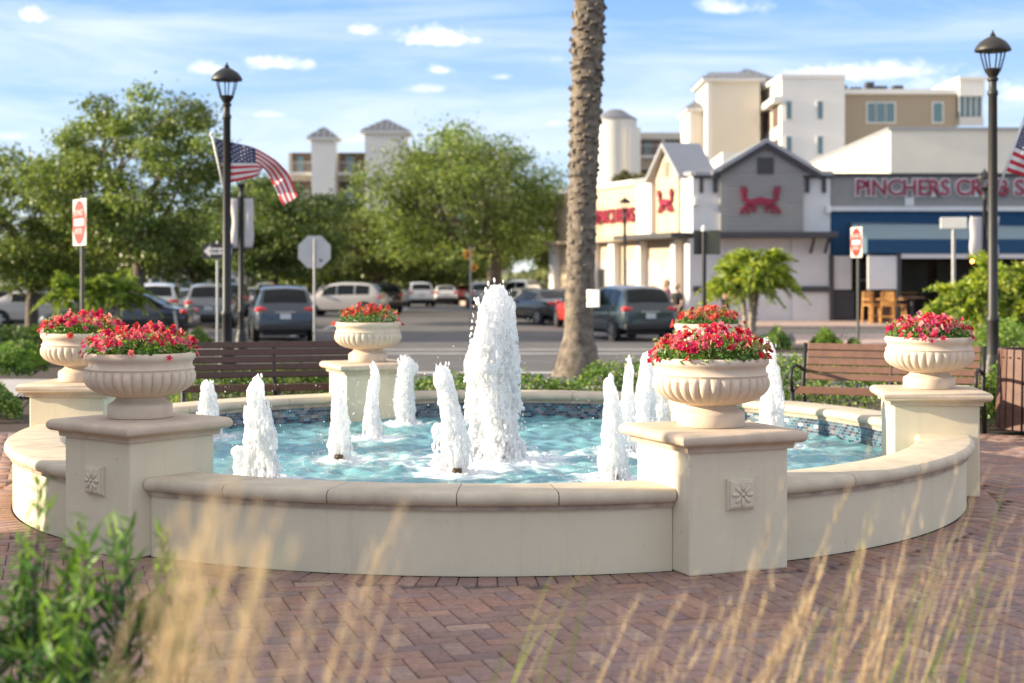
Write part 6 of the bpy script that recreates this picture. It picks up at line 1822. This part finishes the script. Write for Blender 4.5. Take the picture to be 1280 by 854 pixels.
def person(label, px, d, rz, hgt, top, legs, hair, stride=.18, armbend=.15, shorts=False, long_hair=False, zg=None):
    s = hgt / 1.75
    t = thing('person', label, 'person', (PX(px, d), d, gz(d) if zg is None else zg), rz); t.scale = (s, s, s)
    st = stride; n = {}
    n['pel'] = (0, 0, .95, (.15, .11)); n['waist'] = (0, 0, 1.08, (.135, .095)); n['chest'] = (0, -.01, 1.30, (.17, .11)); n['shl'] = (0, 0, 1.42, (.12, .085)); n['neck'] = (0, .0, 1.50, .052); n['jaw'] = (0, -.02, 1.57, (.066, .075)); n['head'] = (0, -.01, 1.655, (.078, .098)); n['crown'] = (0, 0, 1.72, (.055, .07))
    ed = [('pel', 'waist'), ('waist', 'chest'), ('chest', 'shl'), ('shl', 'neck'), ('neck', 'jaw'), ('jaw', 'head'), ('head', 'crown')]
    for sd_, nm in ((-1, 'R'), (1, 'L')):
        f = st * sd_
        n['hip' + nm] = (sd_ * .09, 0, .90, .095); n['kne' + nm] = (sd_ * .10, -f * .5 - .02, .50, .058); n['ank' + nm] = (sd_ * .10, -f + .03, .09, .038); n['toe' + nm] = (sd_ * .11, -f - .13, .035, (.042, .03))
        n['arm' + nm] = (sd_ * .20, 0, 1.40, .055); n['elb' + nm] = (sd_ * .25, f * .35 + .02, 1.13, .042); n['wri' + nm] = (sd_ * .26, f * .6 - armbend, .90, .028); n['pal' + nm] = (sd_ * .262, f * .66 - armbend - .02, .82, (.036, .018))
        ed += [('pel', 'hip' + nm), ('hip' + nm, 'kne' + nm), ('kne' + nm, 'ank' + nm), ('ank' + nm, 'toe' + nm), ('shl', 'arm' + nm), ('arm' + nm, 'elb' + nm), ('elb' + nm, 'wri' + nm), ('wri' + nm, 'pal' + nm)]
        p = n['pal' + nm]
        for q, (dy, ln) in enumerate(((-.030, .068), (-.010, .078), (.010, .072), (.028, .058))):
            n['f%d%s' % (q, nm)] = (p[0], p[1] + dy, p[2] - .045, .0095); n['g%d%s' % (q, nm)] = (p[0] - sd_ * .014, p[1] + dy - .004, p[2] - .045 - ln * .6, .0085)
            ed += [('pal' + nm, 'f%d%s' % (q, nm)), ('f%d%s' % (q, nm), 'g%d%s' % (q, nm))]
        n['th' + nm] = (p[0] - sd_ * .01, p[1] - .05, p[2] - .0, .011); n['tt' + nm] = (p[0] - sd_ * .02, p[1] - .062, p[2] - .045, .0095)
        ed += [('pal' + nm, 'th' + nm), ('th' + nm, 'tt' + nm)]
    b = skin_graph('body', SKIN, n, ed, t, 1, 'pel')
    # face details as sub-parts of the body
    fm = MB()
    fm.ball((0, -.115, 1.635), (.014, .022, .022), 8, 6); fm.build('nose', SKIN, b, smooth=True)
    for sd_ in (-1, 1):
        e = MB(); e.ball((sd_ * .030, -.098, 1.66), .012, 8, 6); e.build('eye', M_ink, b, smooth=True)
        e = MB(); e.ball((sd_ * .082, 0, 1.64), (.014, .026, .034), 8, 6); e.build('ear', SKIN, b, smooth=True)
    e = MB(); e.ball((0, -.098, 1.59), (.024, .008, .007), 8, 6); e.build('mouth', M_signred, b, smooth=True)
    hm = MB(); hm.ball((0, .022, 1.685), (.092, .105, .085), 14, 10)
    if long_hair: hm.ball((0, .07, 1.58), (.075, .055, .13), 12, 8)
    hm.build('hair', hair, t, smooth=True)
    c = {k: n[k] for k in ('pel', 'waist', 'chest', 'shl', 'armR', 'armL')}
    c = {k: (v[0], v[1], v[2] - (.03 if k == 'pel' else 0), tuple(q * 1.10 + .008 for q in v[3]) if isinstance(v[3], tuple) else v[3] * 1.2) for k, v in c.items()}
    for sd_, nm in ((-1, 'R'), (1, 'L')):
        a, e = Vector(n['arm' + nm][:3]), Vector(n['elb' + nm][:3]); m_ = a.lerp(e, .8); c['slv' + nm] = (m_.x, m_.y, m_.z, .062)
    skin_graph('shirt', top, c, [('pel', 'waist'), ('waist', 'chest'), ('chest', 'shl'), ('shl', 'armR'), ('shl', 'armL'), ('armR', 'slvR'), ('armL', 'slvL')], t, 1, 'pel')
    l = {'pel': (0, 0, .96, (.158, .118)), }
    le = []
    for nm in 'RL':
        l['hip' + nm] = (*n['hip' + nm][:3], .108); l['kne' + nm] = (*n['kne' + nm][:3], .085 if shorts else .072); le += [('pel', 'hip' + nm), ('hip' + nm, 'kne' + nm)]
        if not shorts: l['ank' + nm] = (*n['ank' + nm][:3], .058); le.append(('kne' + nm, 'ank' + nm))
    skin_graph('shorts' if shorts else 'trousers', legs, l, le, t, 1, 'pel')
    for nm in 'RL':
        sh_ = MB(); a = n['ank' + nm]; sh_.ball((a[0], a[1] - .05, .045), (.05, .135, .05), 12, 8); sh_.build('shoe', M_ink, t, smooth=True)
    return t
C_pink = surf('pink_cloth', (.55, .25, .22), .85, .1, 6); C_black = surf('black_cloth', (.02, .02, .022), .85, .2, 6); C_grey = surf('dark_grey_cloth', (.055, .06, .07), .85, .15, 6); C_jean = surf('grey_cloth', (.22, .21, .20), .85, .15, 8)
HB = surf('blonde_hair', (.45, .27, .11), .6, .25, 30); HD = surf('light_brown_hair', (.20, .12, .06), .6, .25, 30)
zsw = gz(50)
person('person in pink with blonde hair standing behind the dark teal car', 834, 51, rad(70), 1.86, C_pink, C_jean, HB, .05, long_hair=True)
person('person in a black top beside the one in pink near the dark teal car', 846, 50.2, rad(-60), 1.72, C_black, C_black, HB, .06, shorts=True)
person('person in a dark grey shirt walking away behind the right-hand urn', 1188, 38, rad(195), 1.62, C_grey, C_jean, HD, .15)
person('person in a salmon top at the restaurant entrance behind the small palm', 907, 60.4, rad(-20), 1.72, C_pink, C_black, HD, .08, zg=RG)
# ================================================================ light, sky, camera
SUN_AZ, SUN_EL = rad(181), rad(16.5)
sd = Vector((cos(SUN_AZ) * cos(SUN_EL), sin(SUN_AZ) * cos(SUN_EL), sin(SUN_EL)))
sl = bpy.data.lights.new('sun', 'SUN'); sl.energy = 4.0; sl.angle = rad(.6); sl.color = (1.0, .84, .62)
so = bpy.data.objects.new('sun', sl); COL.objects.link(so)
so.rotation_euler = sd.to_track_quat('Z', 'Y').to_euler(); so.location = (0, 0, 30)
w = bpy.data.worlds.new('World'); scene.world = w; w.use_nodes = True
nt = w.node_tree; nt.nodes.clear()
out = N(nt, 'ShaderNodeOutputWorld'); bg = N(nt, 'ShaderNodeBackground'); bg.inputs['Strength'].default_value = .15
sky = N(nt, 'ShaderNodeTexSky', sky_type='NISHITA'); sky.sun_disc = False
sky.sun_elevation = SUN_EL; sky.sun_rotation = pi / 2 - SUN_AZ
sky.altitude = 0; sky.air_density = 1.0; sky.dust_density = 0.0; sky.ozone_density = 4.0
# clouds in world directions: wispy streaks plus a few small puffs
geo = N(nt, 'ShaderNodeTexCoord')
d3 = geo.outputs['Generated']
def vmath(op, a, b=None):
    n = N(nt, 'ShaderNodeVectorMath', operation=op)
    if hasattr(a, 'is_linked') : L(nt, a, n.inputs[0])
    else: n.inputs[0].default_value = a
    if b is not None:
        if hasattr(b, 'is_linked'): L(nt, b, n.inputs[1])
        else: n.inputs[1].default_value = b
    return n
def fmath(op, a, b=None, c=None):
    n = N(nt, 'ShaderNodeMath', operation=op)
    for i, q in enumerate((a, b, c)):
        if q is None: continue
        if hasattr(q, 'is_linked'): L(nt, q, n.inputs[i])
        else: n.inputs[i].default_value = q
    return n.outputs[0]
mp = N(nt, 'ShaderNodeMapping'); mp.inputs['Scale'].default_value = (2.2, 2.2, 15); mp.inputs['Rotation'].default_value = (0, rad(3), rad(20))
L(nt, d3, mp.inputs['Vector'])
ns = N(nt, 'ShaderNodeTexNoise'); ns.inputs['Scale'].default_value = 1.6; ns.inputs['Detail'].default_value = 9; ns.inputs['Roughness'].default_value = .6; ns.inputs['Distortion'].default_value = .6
L(nt, mp.outputs['Vector'], ns.inputs['Vector'])
wr = N(nt, 'ShaderNodeMapRange'); wr.inputs['From Min'].default_value = .40; wr.inputs['From Max'].default_value = .78; wr.inputs['To Max'].default_value = .6
L(nt, ns.outputs['Fac'], wr.inputs['Value'])
sep = N(nt, 'ShaderNodeSeparateXYZ'); L(nt, d3, sep.inputs[0])
cloud = wr.outputs['Result']
# fine noise to break the puffs' edges
mpn = N(nt, 'ShaderNodeMapping'); mpn.inputs['Scale'].default_value = (48, 48, 80); L(nt, d3, mpn.inputs['Vector'])
nf = N(nt, 'ShaderNodeTexNoise'); nf.inputs['Scale'].default_value = 1.0; nf.inputs['Detail'].default_value = 8; nf.inputs['Roughness'].default_value = .66
L(nt, mpn.outputs['Vector'], nf.inputs['Vector'])
PUFFS = [(555, 50, 66, 17, 1), (450, 40, 30, 14, .8), (340, 81, 40, 13, 1), (268, 88, 36, 12, .7), (45, 22, 20, 15, 1), (550, 88, 20, 8, .8), (628, 97, 16, 6, .6), (338, 144, 30, 7, .7), (535, 112, 32, 8, .5),
         (1095, 92, 110, 17, .85), (915, 12, 40, 14, .7), (1180, 110, 60, 22, .5), (690, 155, 30, 10, .5), (470, 175, 70, 16, .6), (1270, 120, 60, 20, .6), (700, 75, 24, 8, .3), (8, 172, 30, 8, .5)]
for cx, cy, rx, ry, st in PUFFS:
    dirv = Vector(((cx - 640) / F, 1, (HZ - cy) / F)).normalized()
    right = Vector((dirv.y, -dirv.x, 0)).normalized(); upv = right.cross(dirv)
    ux = fmath('MULTIPLY', vmath('DOT_PRODUCT', d3, tuple(right)).outputs['Value'], F / rx)
    uy = fmath('MULTIPLY', vmath('DOT_PRODUCT', d3, tuple(upv)).outputs['Value'], F / ry)
    # flat-bottomed: squash below the centre
    uyb = fmath('MULTIPLY', fmath('MINIMUM', uy, 0.0), 1.0)
    uy2 = fmath('ADD', uy, uyb)
    dist = fmath('SQRT', fmath('ADD', fmath('MULTIPLY', ux, ux), fmath('MULTIPLY', uy2, uy2)))
    fr_ = fmath('GREATER_THAN', vmath('DOT_PRODUCT', d3, tuple(dirv)).outputs['Value'], .5)
    v = fmath('SUBTRACT', fmath('ADD', 1.0, fmath('MULTIPLY', fmath('SUBTRACT', nf.outputs['Fac'], .5), 3.2)), dist)
    r_ = N(nt, 'ShaderNodeMapRange'); r_.inputs['From Min'].default_value = -.25; r_.inputs['From Max'].default_value = .95; r_.inputs['To Max'].default_value = st
    r_.interpolation_type = 'SMOOTHSTEP'
    L(nt, v, r_.inputs['Value'])
    cloud = fmath('MAXIMUM', cloud, fmath('MULTIPLY', r_.outputs['Result'], fr_))
# clear low band: deeper blue above, pale towards the horizon
lowr = N(nt, 'ShaderNodeValToRGB'); le = lowr.color_ramp.elements
le[0].position = 0.0; le[0].color = (.62, .70, .74, 1); le[1].position = 1.0; le[1].color = (.16, .33, .74, 1)
for pz, cc4 in ((.25, (.49, .62, .82)), (.5, (.37, .54, .86)), (.75, (.24, .43, .82))):
    e_ = le.new(pz); e_.color = (*cc4, 1)
zr_ = N(nt, 'ShaderNodeMapRange'); zr_.inputs['From Min'].default_value = 0.0; zr_.inputs['From Max'].default_value = .24; L(nt, sep.outputs['Z'], zr_.inputs['Value']); L(nt, zr_.outputs['Result'], lowr.inputs['Fac'])
lsc = vmath('SCALE', lowr.outputs['Color']); lsc.inputs['Scale'].default_value = 3.0
zb_ = N(nt, 'ShaderNodeMapRange'); zb_.inputs['From Min'].default_value = .22; zb_.inputs['From Max'].default_value = .55; zb_.inputs['To Min'].default_value = .88; zb_.inputs['To Max'].default_value = .25; L(nt, sep.outputs['Z'], zb_.inputs['Value'])
mixl = N(nt, 'ShaderNodeMix', data_type='RGBA'); L(nt, zb_.outputs['Result'], mixl.inputs['Factor']); L(nt, sky.outputs['Color'], mixl.inputs['A']); L(nt, lsc.outputs[0], mixl.inputs['B'])
mixc = N(nt, 'ShaderNodeMix', data_type='RGBA'); mixc.inputs['B'].default_value = (3.4, 3.4, 3.4, 1)
# warm brightness added to the unseen upper sky to lift the fill light
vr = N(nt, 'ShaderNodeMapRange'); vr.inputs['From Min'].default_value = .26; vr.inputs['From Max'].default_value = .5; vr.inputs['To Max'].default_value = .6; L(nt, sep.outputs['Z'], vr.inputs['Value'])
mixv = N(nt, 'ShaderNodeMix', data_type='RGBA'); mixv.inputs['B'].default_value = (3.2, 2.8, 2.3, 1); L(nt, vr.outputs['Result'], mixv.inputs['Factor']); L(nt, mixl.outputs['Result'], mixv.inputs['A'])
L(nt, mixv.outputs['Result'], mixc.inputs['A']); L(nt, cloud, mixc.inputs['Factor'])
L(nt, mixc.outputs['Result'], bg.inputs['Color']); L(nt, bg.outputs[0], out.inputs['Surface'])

cam = bpy.data.cameras.new('camera'); co = bpy.data.objects.new('camera', cam); COL.objects.link(co)
co.location = (0, 0, EYE); co.rotation_euler = (pi / 2, 0, 0)
cam.sensor_width = 36; cam.lens = F / 1280 * 36
cam.shift_y = -(427 - HZ) / 1280
cam.clip_start = .05; cam.clip_end = 6000
cam.dof.use_dof = True; cam.dof.focus_distance = 8.6; cam.dof.aperture_fstop = 2.1
scene.camera = co
scene.view_settings.view_transform = 'Standard'; scene.view_settings.look = 'None'
scene.view_settings.exposure = 1.46; scene.view_settings.gamma = 1
scene.render.engine = 'CYCLES'
c = scene.cycles
c.use_denoising = True
try: c.denoiser = 'OPENIMAGEDENOISE'
except Exception: pass
c.max_bounces = 6; c.diffuse_bounces = 3; c.glossy_bounces = 3; c.transmission_bounces = 4; c.transparent_max_bounces = 8
c.caustics_reflective = False; c.caustics_refractive = False
c.sample_clamp_indirect = 6
